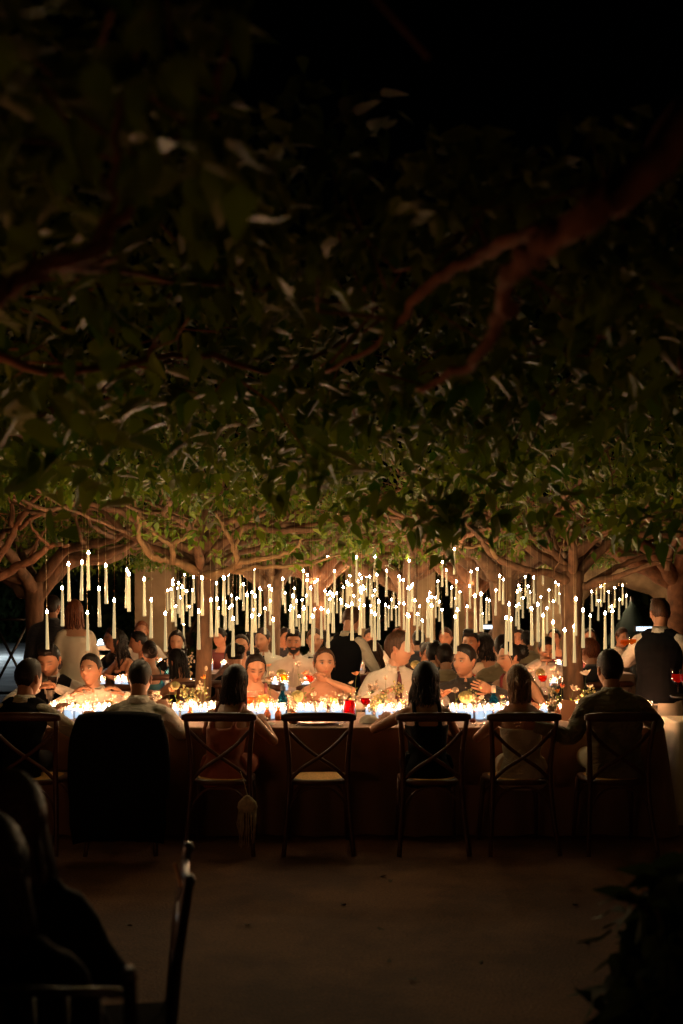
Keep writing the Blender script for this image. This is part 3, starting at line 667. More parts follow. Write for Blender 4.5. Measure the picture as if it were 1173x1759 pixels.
# cream tasselled bag hanging on the third chair
t = thing('tassel_bag', 'small cream bag with long tassels hanging from a front-row chair', 'bag', tuple(P(425, 1378, 6.95)))
cream = mat('cream_macrame', (.5, .42, .28), .9, 40, .3, .5, 90)
s = MB(); s.rings([(0, 0, -.065, .052, .02), (0, 0, -.03, .066, .03), (0, 0, 0, .058, .026), (0, 0, .03, .03, .016), (0, 0, .045, .01, .008)], 14); s.obj('pouch', cream, t)
s = MB()
for k in range(22):
    a = k / 22 * 2 * PI; x, y = .055 * math.cos(a), .022 * math.sin(a); L = rng.uniform(.13, .24)
    s.tube([(x, y, -.05), (x + rng.normal(0, .006), y, -.05 - L / 2), (x + rng.normal(0, .01), y, -.05 - L)], [.004, .0035, .002], 4)
s.obj('tassel', cream, t)['kind'] = 'stuff'
s = MB(); s.tube([(0, 0, .04), (-.02, .0, .12), (-.045, 0, .2)], .003, 5); s.obj('strap', cream, t)

#@@PEOPLE
# ------------------------------------------------------------------ people
def g2(a, b): return np.exp(-(a * a + b * b))
def head_map(u, v, female=False):
    sx, sy, sz = np.sin(u) * np.cos(v), -np.cos(u) * np.cos(v), np.sin(v); t = np.clip(-sz, 0, 1); fr = np.clip(-sy, 0, 1)
    cv = np.cos(v); k = np.where(cv > 1e-6, np.power(np.maximum(cv, 1e-6), .72) / np.maximum(cv, 1e-6), 0)
    wj = (.34 if female else .25)
    x = .0755 * sx * (1 - wj * t ** 1.4) * (1 + .12 * t * (1 - t))
    y = np.where(sy < 0, .094 * sy * np.where(sz < 0, k ** .9, 1), .100 * sy * (1 - .45 * t))
    z = .117 * sz * (1 - .0 * t)
    y = np.where(sy < 0, np.maximum(y, -.098), y)
    ax = np.abs(x); f = (sy < 0.1)
    b = .024 * g2(x / .012, (z + .022) / .013) + .013 * g2(x / .0085, (z + .004) / .022)
    b += .0045 * g2(x / .045, (z - .030) / .010) - .010 * g2((ax - .031) / .017, (z - .010) / .013)
    b += .004 * g2((ax - .043) / .02, (z + .02) / .02) + .007 * g2(x / .024, (z + .058) / .010) - .004 * g2(x / .024, (z + .058) / .0032)
    b += (.012 if not female else .009) * g2(x / .022, (z + .095) / .018) - .004 * g2(x / .02, (z + .075) / .006)
    y = y - np.where(f, b, 0)
    return np.stack([x, y, z], -1)
def head_geo(mb, Mh, skin, female, hi, beard=0, browcol=(.03, .015, .01), eyes='open', lipc=None, hairless=True):
    nu, nv = (60, 44) if hi else (28, 22)
    tt = np.linspace(-np.pi, np.pi, nu, endpoint=False); u = tt - .42 * np.sin(tt); v = np.linspace(-np.pi / 2, np.pi / 2, nv)
    U, V = np.meshgrid(u, v); Q = head_map(U, V, female).reshape(-1, 3); x, y, z = Q.T; ax = np.abs(x)
    c = np.tile(np.array(skin), (len(Q), 1)); front = (y < -.04)
    def paint(m, col): 
        nonlocal c
        m = np.clip(m, 0, 1)[:, None]; c = c * (1 - m) + np.array(col) * m
    if beard: paint(np.where((y < .03), 1, 0) * beard * np.clip(((-.028 - z) / .012) + .0, 0, 1) * (1 - g2(x / .02, (z + .058) / .006)) * np.where(z < -.038, 1, np.where(ax < .03, .9, np.clip((ax - .05) / .01, 0, 1))), browcol)
    paint(front * .9 * g2((ax - .032) / .017, (z - .031 - .1 * (.03 - ax)) / .0055) * 1.4, browcol)
    paint(front * 1.3 * g2(x / .023, (z + .058) / .0075), lipc or ((.45, .15, .10) if female else (.38, .15, .10)))
    paint(front * .35 * g2((ax - .045) / .016, (z + .02) / .016), (skin[0], skin[1] * .6, skin[2] * .5))
    paint(front * .55 * g2((ax - .031) / .016, (z - .014) / .009), (skin[0] * .45, skin[1] * .35, skin[2] * .3))  # eye sockets darkened, shade put into the skin colour
    if eyes == 'down': paint(front * 1.2 * g2((ax - .031) / .015, (z - .004) / .004), (.03, .012, .01))
    Mn = np.array(Mh.to_3x3()); tr = np.array(Mh.translation)
    fs = [(i * nu + k, i * nu + (k + 1) % nu, (i + 1) * nu + (k + 1) % nu, (i + 1) * nu + k) for i in range(nv - 1) for k in range(nu)]
    mb.add(Q @ Mn.T + tr, fs, 0, c)
    def T(p): return np.array(Mh @ Vector(p))
    for q in (-1, 1):
        mb.ball(T((q * .0775, .012, -.004)), (.009, .017, .032), 8, 6, 0, np.array(skin) * [1, .85, .8], rot=Mh.to_3x3() @ Euler((R(-12), 0, q * R(18))).to_matrix())
        mb.ball(T((q * .0775 + q * .006, .018, .008)), (.006, .012, .018), 7, 5, 0, np.array(skin) * [.95, .75, .7], rot=Mh.to_3x3() @ Euler((R(-12), 0, q * R(30))).to_matrix())
        if eyes == 'open' and hi:
            mb.ball(T((q * .031, -.0805, .010)), (.0125, .0085, .0062), 10, 8, 0, (.55, .5, .46), rot=Mh.to_3x3())
            mb.ball(T((q * .031, -.0875, .0105)), (.0052, .003, .0054), 8, 5, 0, (.02, .012, .008), rot=Mh.to_3x3())
            mb.tube([T((q * .031 + a * .0135, -.0885 + abs(a) * .004, .0155 - .004 * a * a)) for a in (-1, -.5, 0, .5, 1)], [.0008, .0016, .0018, .0016, .0008], 5, col=(.02, .01, .008))
def cap_geo(mb, Mh, female, hi, thick=.012, line=.045, side=-.02, back=-.06, seed=0, rough=.002, fade=False, part=0):
    nu, nv = (64, 30) if hi else (30, 16)
    u = np.linspace(-np.pi, np.pi, nu, endpoint=False); rows = []
    # lower hem of the hair by azimuth (|u|: 0 face .. pi back)
    au = np.abs(u); hem = np.interp(au, [0, .45, .85, 1.15, 1.35, 1.6, 1.9, 2.4, np.pi], [line + .012, line + .008, line - .006, line - .02, side, side + .025, side - .008, back * .85, back])
    hem = hem + (.0008 if female else .0015) * np.sin(u * 23 + seed)
    for j in range(nv + 1):
        f = j / nv; z = hem + (.117 - hem) * np.sin(f * np.pi / 2); vv = np.arcsin(np.clip(z / .117, -1, 1))
        Q = head_map(u, vv, female); n = np.stack([np.sin(u) * np.cos(vv), -np.cos(u) * np.cos(vv), np.sin(vv)], 1)
        th = thick * (1 - math.exp(-f * 9)) * (1 + .35 * np.clip(n[:, 2], 0, 1)) * (np.clip(.35 + f * 1.6, 0, 1) if fade else 1)
        th = th + rough * np.sin(u * 31 + j * 1.9 + seed) * min(1, f * 4) + rough * .8 * np.sin(u * 17 - j * 2.7)
        rows.append(Q + n * (th[:, None] + .0030))
    Q = np.concatenate(rows); Mn = np.array(Mh.to_3x3()); tr = np.array(Mh.translation)
    fs = [(i * nu + k, i * nu + (k + 1) % nu, (i + 1) * nu + (k + 1) % nu, (i + 1) * nu + k) for i in range(nv) for k in range(nu)]
    mb.add(Q @ Mn.T + tr, fs, 0)
def long_hair(mb, Mh, length, hi, seed, wave=.01, spread=1.0, front=1.25, narrow=1.0, body=None):
    """locks that lie over the skull and fall; Mh head matrix, down = world -z"""
    r = np.random.default_rng(seed); n = (150 if hi else 46)
    down = Vector((0, 0, -1))
    for k in range(n):
        side = r.choice([-1, 1]); au = r.uniform(front, np.pi); u = side * au
        pts = []; rad = []
        s0 = r.uniform(.55, 1.35)
        for f in np.linspace(0, 1, 6):
            vv = s0 * (1 - f) + (-.25) * f
            q = head_map(np.array([u * (1 if f > .2 else 1)]), np.array([vv]), True)[0]; nrm = np.array([np.sin(u) * np.cos(vv), -np.cos(u) * np.cos(vv), np.sin(vv)])
            pts.append(Mh @ Vector(q + nrm * (.012 + r.uniform(0, .006)))); rad.append((.0035 if hi else .007) * r.uniform(.8, 1.3))
        p = pts[-1]; L = length * (1.1 - .45 * r.uniform(0, 1) ** 1.6) * (1 if au > 2 else .9); steps = 9; hz = Mh.translation; ph = r.uniform(0, 6)
        out = (p - hz); out.z = 0
        backv = (Mh.to_3x3() @ Vector((0, 1, 0))); backv.z = 0; backv.normalize()
        for i in range(1, steps + 1):
            f = i / steps; q = p + down * (L * f) + out * (.10 * spread * math.sin(min(1, f * 2) * 1.5) - (.0 if narrow >= 1 else (1 - narrow) * f)) + backv * (.015 * math.sin(f * 3.0))
            q += Vector((math.sin(ph + f * 9), math.cos(ph * 1.3 + f * 7), 0)) * wave * (.3 + f) + Vector(r.normal(0, .0025, 3))
            pts.append(q); rad.append((.0038 if hi else .008) * (1 - .75 * f))
        mb.tube(pts, rad, 4, caps=False, flat=.7)
    # inner mass
    rr = []
    inv = Mh
    for f in np.linspace(0, 1, 9):
        c = Mh @ Vector((0, .028, .03)); z = c.z - f * (length * .82 + .13) + .02
        w_ = .078 + .022 * spread * math.sin(min(1, f * 1.6) * 1.57) - .055 * f ** 2.2 - (1 - narrow) * .09 * f
        rr.append((c.x + backvx(Mh)[0] * .012 * f, c.y + backvx(Mh)[1] * .012 * f, z, max(.02, w_), max(.018, .066 - .04 * f)))
    # rotate ellipses with head yaw
    yaw = math.atan2(backvx(Mh)[0], backvx(Mh)[1]); seg = 18; vs = []
    for cx_, cy_, cz_, a, b in rr:
        for k in range(seg):
            t = 2 * PI * k / seg; g = 1 + .05 * math.sin(t * 9 + cz_ * 8)
            x, y = a * math.cos(t) * g, b * math.sin(t) * g
            vs.append((cx_ + x * math.cos(-yaw) - y * math.sin(-yaw), cy_ + x * math.sin(-yaw) + y * math.cos(-yaw), cz_))
    mb.add(vs, [(i * seg + k, i * seg + (k + 1) % seg, (i + 1) * seg + (k + 1) % seg, (i + 1) * seg + k) for i in range(8) for k in range(seg)] + [tuple(8 * seg + k for k in range(seg))])
def backvx(Mh):
    b = Mh.to_3x3() @ Vector((0, 1, 0)); b.z = 0; b.normalize(); return b
def hand_geo(mb, wrist, fdir, n, skin, side=1, curl=.5, sc=1.0, spreadf=.1):
    """palm + four fingers + thumb. n: palm normal (side the fingers curl to)"""
    f = Vector(fdir).normalized(); n = Vector(n); n = (n - f * n.dot(f)).normalized(); s = f.cross(n) * side; w = Vector(wrist)
    mb.tube([w - f * .01 * sc, w + f * .02 * sc, w + f * .055 * sc, w + f * .088 * sc], [.026 * sc, .034 * sc, .041 * sc, .038 * sc], 10, flat=.42, col=skin, up=n)
    for i, (o, L, r) in enumerate([(-.030, .068, .0085), (-.010, .077, .0088), (.011, .071, .0085), (.030, .056, .0075)]):
        p = w + f * (.082 - .004 * abs(i - 1)) * sc + s * o * sc; d = (f + s * (o * spreadf * 20)).normalized(); pts = [p - d * .015 * sc, p]; a = 0
        for k, l in enumerate((.45, .32, .23)):
            a += curl * (.7 + .12 * i) * (.9, 1.1, .7)[k]; dd = d * math.cos(a) + n * math.sin(a); p = p + dd * L * l * sc; pts.append(p)
        mb.tube(pts, [r * sc, r * sc, r * .95 * sc, r * .88 * sc, r * .6 * sc], 6, col=skin)
    p = w + f * .022 * sc - s * .028 * sc; d = (f * .6 - s * .75 + n * .25).normalized(); pts = [p, p + d * .03 * sc]; d2 = (f * .95 - s * .25 + n * (.3 + curl * .4)).normalized()
    pts += [pts[-1] + d2 * .03 * sc, pts[-1] + d2 * .055 * sc]; mb.tube(pts, [.014 * sc, .0115 * sc, .0098 * sc, .007 * sc], 6, col=skin)
TMP = bpy.data.scenes.new('tmp')
def remesh(mb, vox, it=4):
    me = mb.mesh('t', []); ob = bpy.data.objects.new('t', me); TMP.collection.objects.link(ob)
    m = ob.modifiers.new('r', 'REMESH'); m.mode = 'VOXEL'; m.voxel_size = vox
    m2 = ob.modifiers.new('s', 'SMOOTH'); m2.factor = .5; m2.iterations = it
    vl = TMP.view_layers[0]; vl.update(); ev = ob.evaluated_get(vl.depsgraph); r = bpy.data.meshes.new_from_object(ev)
    n = len(r.vertices); V = np.empty(n * 3); r.vertices.foreach_get('co', V); F = [tuple(p.vertices) for p in r.polygons]
    bpy.data.objects.remove(ob); bpy.data.meshes.remove(me); bpy.data.meshes.remove(r); return V.reshape(-1, 3), F
def wrinkle(V, amp, seed=0, sc=1):
    out = V.copy(); N = len(V)
    for i in range(N):
        p = V[i]; a = mnoise.noise(Vector((p[0] * 9 * sc + seed, p[1] * 9 * sc, p[2] * 16 * sc))); b = mnoise.noise(Vector((p[0] * 22 * sc, p[1] * 22 * sc + seed, p[2] * 30 * sc)))
        d = amp * ((1 - abs(a) * 2.2) * .8 + b * .5); out[i, 0] += d * .7 * (1 if p[0] > 0 else -1); out[i, 1] += d; 
    return out
SK = (.47, .225, .125); SKT = (.42, .19, .10); SKF = (.52, .26, .15)
def ik(S, H, l1, l2, pole):
    S, H = Vector(S), Vector(H); d = H - S; L = min(d.length, (l1 + l2) * .995); d = d.normalized(); H = S + d * L
    a = (l1 * l1 - l2 * l2 + L * L) / (2 * L); h = math.sqrt(max(0, l1 * l1 - a * a)); p = Vector(pole); p = (p - d * p.dot(d)).normalized()
    return S + d * a + p * h, H
NPEOPLE = [0]
def person(label, x, y, yaw=0, sc=1.0, stand=False, lean=.08, sway=0, head=(0, 0, 0), armA=None, armB=None, female=False, skin=None, top=('shirt', None), bottom=None, hair=('short', None), beard=0, eyes='open', hi=True, curl=.6, z0=0, vest=None, tie=None, poleA=None, poleB=None, legs=False, group='wedding dinner guests', lipc=None, turn=0, neckx=0, handn=None, apron=None, collar=None):
    NPEOPLE[0] += 1; seed = NPEOPLE[0]; skin = skin or (SKF if female else SK)
    t = thing('person', label, 'person', (x, y, z0), yaw, group); t.scale = (sc,) * 3
    B = .95 if stand else .50; dz = B - .50
    W = .86 if female else 1.0
    drop = .5 * (1 - math.sqrt(max(.3, 1 - (lean / .5) ** 2)))
    def sp(f): return (sway * f ** 1.5, -lean * f ** 1.4 + .02 * math.sin(f * PI), B + f * .50 - drop * max(0, min(1, f)))     # spine, f=1 at neck base
    # f, rx, ry
    prof = [(-.18, .135, .11), (-.08, .17 if not female else .178, .125), (0, .168 if not female else .172, .12), (.25, .148 if not female else .118, .105), (.48, .160 if not female else .128, .112), (.68, .176 if not female else .146, .118), (.82, .172 if not female else .142, .105), (.92, .125, .082), (.98, .078, .064), (1.04, .058, .058), (1.16, .053, .056), (1.32, .052, .055)]
    nb = sp(1.0); shz = B + .445 - drop
    def torso(mb, inf, f0=-.2, f1=2, seg=20):
        rr = []
        for f, rx, ry in prof:
            if f < f0 - 1e-6 or f > f1 + 1e-6: continue
            c = sp(max(0, min(1, f))); zz = B + f * .50 - drop * max(0, min(1, f)); hx = neckx * max(0, f - 1) * 3
            rr.append((c[0] + hx, c[1] - (max(0, f - 1) * .10), zz, (rx * 1.0 if f > .95 else rx) * (W if False else 1) + inf, ry + inf))
        mb.rings(rr, seg)
        if female and f0 < .6 < f1:
            for q in (-1, 1): c = sp(.6); mb.ball((c[0] + q * .062, c[1] - .070, c[2]), (.060 + inf, .050 + inf, .064 + inf), 12, 9)
    sx = .160 if not female else .136
    cS = sp(.90); arms = {}
    for key, q, tgt, pole in (('A', -1, armA, poleA), ('B', 1, armB, poleB)):
        S = (cS[0] + q * sx, cS[1] + .01, shz - .028)
        if tgt is None: tgt = (q * .20, -.38 - lean * .3, .80 + dz * .0) if not stand else (q * .26, -.03, .78)
        E, H = ik(S, tgt, .285 * (.95 if female else 1), .25 * (.95 if female else 1), pole or (q * .8, .35, -.7)); arms[key] = (Vector(S), E, H, q)
    def arm(mb, key, inf, upto=1.0, r=None):
        S, E, H, q = arms[key]; k = (.82 if female else .98); r0, r1, r2 = .052 * k + inf, .041 * k + inf, .027 * k + inf * .8
        ins = Vector((cS[0] + q * sx * .55, cS[1] + .0, shz - .02))
        pts = [ins, S, S.lerp(E, .5), E, E.lerp(H, .5), H]; rad = [r0 * .9, r0 * 1.08, (r0 + r1) / 2 + .003, r1, (r1 + r2) / 2 + .003, r2]
        if upto < 1: pts, rad = pts[:3] + ([S.lerp(E, upto * 2)] if upto * 2 > .5 else []), rad[:3] + ([r1 * 1.1] if upto * 2 > .5 else [])
        s_ = smoothpath([tuple(p) + (a,) for p, a in zip(pts, rad)], 3); mb.tube([p[:3] for p in s_], [p[3] for p in s_], 10)
    # body
    vox = .0105 if hi else .017
    mb = MB(); torso(mb, 0, seg=20)
    for k in 'AB': arm(mb, k, 0)
    if not female or hi:
        mb.tube([(nb[0] - .10, nb[1] + .015, shz + .01), (nb[0], nb[1] + .01, shz + .055), (nb[0] + .10, nb[1] + .015, shz + .01)], [.035, .045, .035], 8)
    V, F = remesh(mb, vox, 5)
    body = MB(); body.add(V, F, 0, skin)
    pit, hyaw, roll = head[1], head[0], head[2]
    piv = Vector((nb[0] + neckx * .35, nb[1] - .03, B + .556 - drop)); Mh = Matrix.Translation(piv) @ Euler((R(pit), R(roll), R(hyaw)), 'ZXY' if False else 'XYZ').to_matrix().to_4x4() @ Matrix.Translation((0, -.012, .092))
    Mh = Matrix.Translation(piv) @ (Euler((0, 0, R(hyaw))).to_matrix() @ Euler((R(pit), R(roll), 0)).to_matrix()).to_4x4() @ Matrix.Translation((0, -.012, .092)) @ Matrix.Diagonal((1 + .05 * math.sin(seed * 2.1), 1 + .05 * math.sin(seed * 3.7), 1 + .045 * math.sin(seed * 1.3), 1))
    hc = dict(black=(.012, .008, .006), dark=(.03, .015, .01), brown=(.06, .03, .018))
    head_geo(body, Mh, skin, female, hi, beard, (.02, .011, .008), eyes, lipc)
    if hi or stand:
        for k in 'AB':
            S, E, H, q = arms[k]; fd = (H - E).normalized(); nn = Vector(handn[k]) if handn and k in handn else (Vector((0, 0, -1)) if not stand else Vector((-q, 0, 0)))
            hand_geo(body, H, fd, nn, skin, side=-q, curl=curl if not isinstance(curl, dict) else curl[k], sc=.92 if female else 1.05)
    else:
        for k in 'AB': S, E, H, q = arms[k]; fd = (H - E).normalized(); body.ball(tuple(H + fd * .06), (.035, .04, .025), 8, 6, 0, skin)
    body.obj('body', M_skin, t, color=True)
    # clothes
    def cloth(name, build, m, amp=.004, it=3):
        c = MB(); build(c); V, F = remesh(c, vox * 1.05, it); V = wrinkle(V, amp if hi else amp * .8, seed)
        c = MB(); c.add(V, F); return c.obj(name, m, t)
    kind, cm = top
    if kind in ('shirt', 'jacket'):
        inf = .009 if kind == 'shirt' else .018
        def bld(c):
            torso(c, inf, -.2, 1.03)
            for k in 'AB': arm(c, k, inf * (1.15 if kind == 'shirt' else 1))
            c.tube([(nb[0] - .11, nb[1] + .012, shz + .008), (nb[0], nb[1] + .012, shz + .05), (nb[0] + .11, nb[1] + .012, shz + .008)], [.035 + inf, .040 + inf, .035 + inf], 8)
        cloth(kind, bld, cm, .006 if kind == 'shirt' else .007)
    elif kind == 'tee':
        def bld(c):
            torso(c, .011, -.2, .93)
            for k in 'AB': arm(c, k, .014, .42)
            c.tube([(nb[0] - .11, nb[1] + .012, shz + .008), (nb[0], nb[1] + .012, shz + .045), (nb[0] + .11, nb[1] + .012, shz + .008)], [.045, .05, .045], 8)
        cloth('shirt', bld, cm)
    elif kind == 'dress':         # strapless / low back
        cloth('dress', lambda c: torso(c, .010, -.2, .76), cm, .003)
    elif kind == 'straps':
        def bld(c):
            torso(c, .010, -.2, .72)
            for q in (-1, 1):
                a = sp(.7); b = sp(.95)
                c.tube([(a[0] + q * .085, a[1] - .10, a[2]), (b[0] + q * .088, b[1] - .06, b[2] + .0), (b[0] + q * .088, b[1] + .01, b[2] + .028), (b[0] + q * .088, b[1] + .06, b[2] - .01), (a[0] + q * .08, a[1] + .11, a[2])], .017, 7)
        cloth('dress', bld, cm, .003)
    elif kind == 'sleeved':
        def bld(c):
            torso(c, .012, -.2, .90)
            for k in 'AB': arm(c, k, .012)
        cloth('dress', bld, cm, .004)
    if vest:
        def bld(c):
            torso(c, .029, -.2 if stand else -.12, .99)
            c.tube([(nb[0] - .125, nb[1] + .012, shz - .012), (nb[0] - .06, nb[1] + .012, shz + .03), (nb[0] + .06, nb[1] + .012, shz + .03), (nb[0] + .125, nb[1] + .012, shz - .012)], [.066, .068, .068, .066], 10)
        c = MB(); bld(c); V, F = remesh(c, vox * 1.05, 3); V = wrinkle(V, .002, seed); zt, zb = B + .52 - drop, B + .20
        fz = lambda p: p[2] > zb and p[1] < sp(min(1, (p[2] - B) / .5))[1] + .0 and abs(p[0] - sp(min(1, (p[2] - B) / .5))[0]) < .078 * (p[2] - zb) / (zt - zb)
        dmask = np.array([bool(fz(p)) or (p[2] > shz + .075) for p in V]); F = [f for f in F if not all(dmask[list(f)])]
        c = MB(); c.add(V, F); c.obj('waistcoat', vest, t)
    if kind in ('shirt', 'jacket') or collar:
        s = MB(); c0 = nb; seg = 18; vs = []
        for zz, r_, dy in ((shz + .045, .078, .01), (shz + .085, .064, -.004), (shz + .098, .063, -.006), (shz + .075, .076, 0), (shz + .05, .088, .004)):
            for k in range(seg + 1):
                a = -PI / 2 + .16 + (2 * PI - .32) * k / seg; vs.append((c0[0] + math.cos(a) * r_, c0[1] + dy + .004 + math.sin(a) * r_ * 1.0, zz - .012 * (math.cos(a + PI / 2) > .6) - .010 * (1 - math.sin(a)) * .5))
        s.add(vs, [(i * (seg + 1) + k, i * (seg + 1) + k + 1, (i + 1) * (seg + 1) + k + 1, (i + 1) * (seg + 1) + k) for i in range(4) for k in range(seg)])
        s.obj('collar', collar or cm, t)
    if kind == 'shirt' and hi:
        def fr(f): c = sp(f); r_ = np.interp(f, [0, .25, .48, .68, .82, .92, .98], [.12, .105, .112, .118, .105, .082, .064]) + .0155; return c[0], c[1] - r_, c[2]
        s = MB(); fs_ = np.linspace(.1, .93, 12); vs = []
        for f in fs_:
            a = fr(f)
            for q in (-.016, -.014, .014, .016): vs.append((a[0] + q, a[1] - (.003 if abs(q) < .015 else -.006), a[2]))
        s.add(vs, [(i * 4 + k, i * 4 + k + 1, (i + 1) * 4 + k + 1, (i + 1) * 4 + k) for i in range(11) for k in range(3)]); s.obj('placket', cm, t)
        for f in (.25, .42, .58, .74, .88): a = fr(f); s = MB(); s.ball((a[0], a[1] - .004, a[2]), (.0055, .002, .0055), 8, 5); s.obj('button', MATS['button_shell'], t)
        for q in (-1, 1):
            s = MB(); a = (nb[0], nb[1] - .052, shz + .075); s.add([(a[0] + q * .004, a[1] - .012, a[2]), (a[0] + q * .062, a[1] + .03, a[2] + .018), (a[0] + q * .070, a[1] + .01, a[2] - .018), (a[0] + q * .034, a[1] - .032, a[2] - .048)], [(0, 1, 2, 3)]); s.obj('collar_point', cm, t)
    if tie:
        s = MB(); yb = nb[1] - .068; kz = shz + .03
        def fy(f): c = sp(f); r_ = np.interp(f, [.25, .48, .68, .82, .92], [.105, .112, .118, .105, .082]) + .026; return c[1] - r_
        if tie[0] == 'tie':
            s.tube([(nb[0], yb - .012, kz + .005), (nb[0], yb - .02, kz - .015), (nb[0], yb - .022, kz - .03)], [.017, .015, .010], 8, flat=.6)
            vs = []; zs = [(.93, .010), (.84, .017), (.7, .023), (.5, .027), (.32, .032), (.27, .002)]
            for f, hw in zs:
                c = sp(f)
                for q in (-1, 1): vs.append((c[0] + q * hw, fy(f) - .006, c[2]))
                for q in (1, -1): vs.append((c[0] + q * hw, fy(f) + .001, c[2]))
            s.add(vs, [(i * 4 + k, i * 4 + (k + 1) % 4, (i + 1) * 4 + (k + 1) % 4, (i + 1) * 4 + k) for i in range(5) for k in range(4)])
        else:
            for q in (-1, 1): s.tube([(nb[0], yb - .03, kz), (nb[0] + q * .03, yb - .032, kz), (nb[0] + q * .055, yb - .025, kz)], [.007, .014, .024], 7, flat=.5)
        s.obj('bow_tie' if tie[0] != 'tie' else 'necktie', tie[1], t)
    bm = bottom or MATS['dark_trousers']
    # legs
    if stand or legs:
        s = MB()
        if stand:
            if bottom and female:
                s.rings([(0, .0, .02, .20, .17), (0, 0, .3, .19, .165), (0, 0, .6, .185, .15), (0, 0, .85, .185, .14), (0, 0, 1.0, .15, .12)], 22); V, F = remesh(s, .017, 3); V = wrinkle(V, .008, seed); s = MB(); s.add(V, F); s.obj('skirt', bm, t)
            else:
                for q in (-1, 1): s.tube([(q * .07, .0, .98), (q * .095, .0, .86), (q * .10, -.01, .48), (q * .10, .01, .06)], [.10, .095, .065, .05], 10)
                s.rings([(0, 0, .84, .16, .12), (0, 0, 1.02, .165, .125)], 16); V, F = remesh(s, .017, 3); V = wrinkle(V, .006, seed); s = MB(); s.add(V, F); s.obj('trousers', bm, t)
                for q in (-1, 1): s = MB(); s.tube([(q * .10, .06, .035), (q * .10, -.03, .045), (q * .10, -.14, .035), (q * .10, -.19, .028)], [.034, .045, .044, .028], 8, flat=.8); s.obj('shoe', MATS['black_leather'], t)
        else:
            for q in (-1, 1):
                kx = q * (.11 if not female else .06)
                s.tube([(q * .08, .02, .56), (q * .10, -.12, .555), (kx, -.42, .53)], [.10, .088, .066], 10)
                s.tube([(kx, -.42, .52), (kx, -.44, .30), (kx, -.40, .08)], [.064, .052, .040], 10)
            V, F = remesh(s, .017, 3); V = wrinkle(V, .005, seed); s = MB(); s.add(V, F); s.obj('skirt' if female else 'trousers', bm, t)
            for q in (-1, 1):
                kx = q * (.11 if not female else .06); s = MB(); s.tube([(kx, -.36, .035), (kx, -.44, .045), (kx, -.54, .035), (kx, -.60, .026)], [.034, .043, .042, .026], 8, flat=.8); s.obj('shoe', MATS['black_leather'], t)
    if apron:
        s = MB(); vs = []; n = 16
        for zz, k in ((.87, .98), (.75, 1.03), (.5, 1.08), (.32, 1.1)):
            for i in range(n + 1): a = -PI * .5 - PI * .95 + 1.9 * PI * i / n; vs.append((math.cos(a) * .19 * k, math.sin(a) * .16 * k, zz + .0))
        s.add(vs, [(i * (n + 1) + k, i * (n + 1) + k + 1, (i + 1) * (n + 1) + k + 1, (i + 1) * (n + 1) + k) for i in range(3) for k in range(n)]); s.obj('apron', apron, t)
    # hair
    st, hm = hair[0], hair[1] or H_dark
    s = MB()
    if st == 'short': cap_geo(s, Mh, female, hi, .013, .070, -.006, -.075, seed, .0022, fade=True)
    elif st == 'quiff':
        cap_geo(s, Mh, female, hi, .013, .072, -.002, -.065, seed, .0025, fade=True)
        for k in range(26 if hi else 10): a = (k / 25 - .5) * .09; s.tube([Mh @ Vector((a, -.07 + abs(a) * .4, .072)), Mh @ Vector((a * 1.05, -.078 + abs(a) * .4, .105)), Mh @ Vector((a, -.03, .134)), Mh @ Vector((a * .9, .03, .128))], [.008, .013, .014, .006], 5)
    elif st in ('long', 'longwavy'):
        cap_geo(s, Mh, True, hi, .014, .078, -.03, -.08, seed, .0018)
        long_hair(s, Mh, hair[2] if len(hair) > 2 else .34, hi, seed, .016 if st == 'longwavy' else .005, (hair[3] if len(hair) > 3 else (1.3 if st == 'longwavy' else 1.0)))
    elif st == 'halfup':
        cap_geo(s, Mh, True, hi, .012, .078, -.03, -.08, seed, .0018); long_hair(s, Mh, hair[2] if len(hair) > 2 else .3, hi, seed, .009, .75, 1.7, .55)
        for k in range(14): a = k / 14 * 2 * PI; s.tube([Mh @ Vector((.05 * math.cos(a), .085 + .01 * math.sin(a * 2), .02 + .03 * math.sin(a))), Mh @ Vector((.02 * math.cos(a), .118, .005)), Mh @ Vector((0, .115, -.05))], [.010, .013, .006], 5)
    elif st in ('bun', 'highbun', 'lowbun'):
        cap_geo(s, Mh, True, hi, .009, .080, -.022, -.05, seed, .0012)
        c = dict(bun=(0, .112, .035), highbun=(0, .075, .112), lowbun=(0, .112, -.035))[st]; r_ = hair[2] if len(hair) > 2 else .045
        s.ball(tuple(Mh @ Vector(c)), (r_, r_ * .85, r_), 14, 10, rot=Mh.to_3x3())
        for k in range(12): a = k / 12 * 2 * PI; s.tube([Mh @ (Vector(c) + Vector((math.cos(a) * r_ * .95, .0, math.sin(a) * r_ * .95))), Mh @ (Vector(c) + Vector((math.cos(a + .7) * r_ * .7, r_ * .75, math.sin(a + .7) * r_ * .7))), Mh @ (Vector(c) + Vector((math.cos(a + 1.4) * r_ * .1, r_ * .9, math.sin(a + 1.4) * r_ * .1)))], [.009, .011, .006], 5)
        for q in (-1, 1): s.tube([Mh @ Vector((q * .07, -.045, .03)), Mh @ Vector((q * .083, -.035, -.01)), Mh @ Vector((q * .08, -.03, -.055))], [.004, .0035, .001], 4)
    s.obj('hair', hm, t)
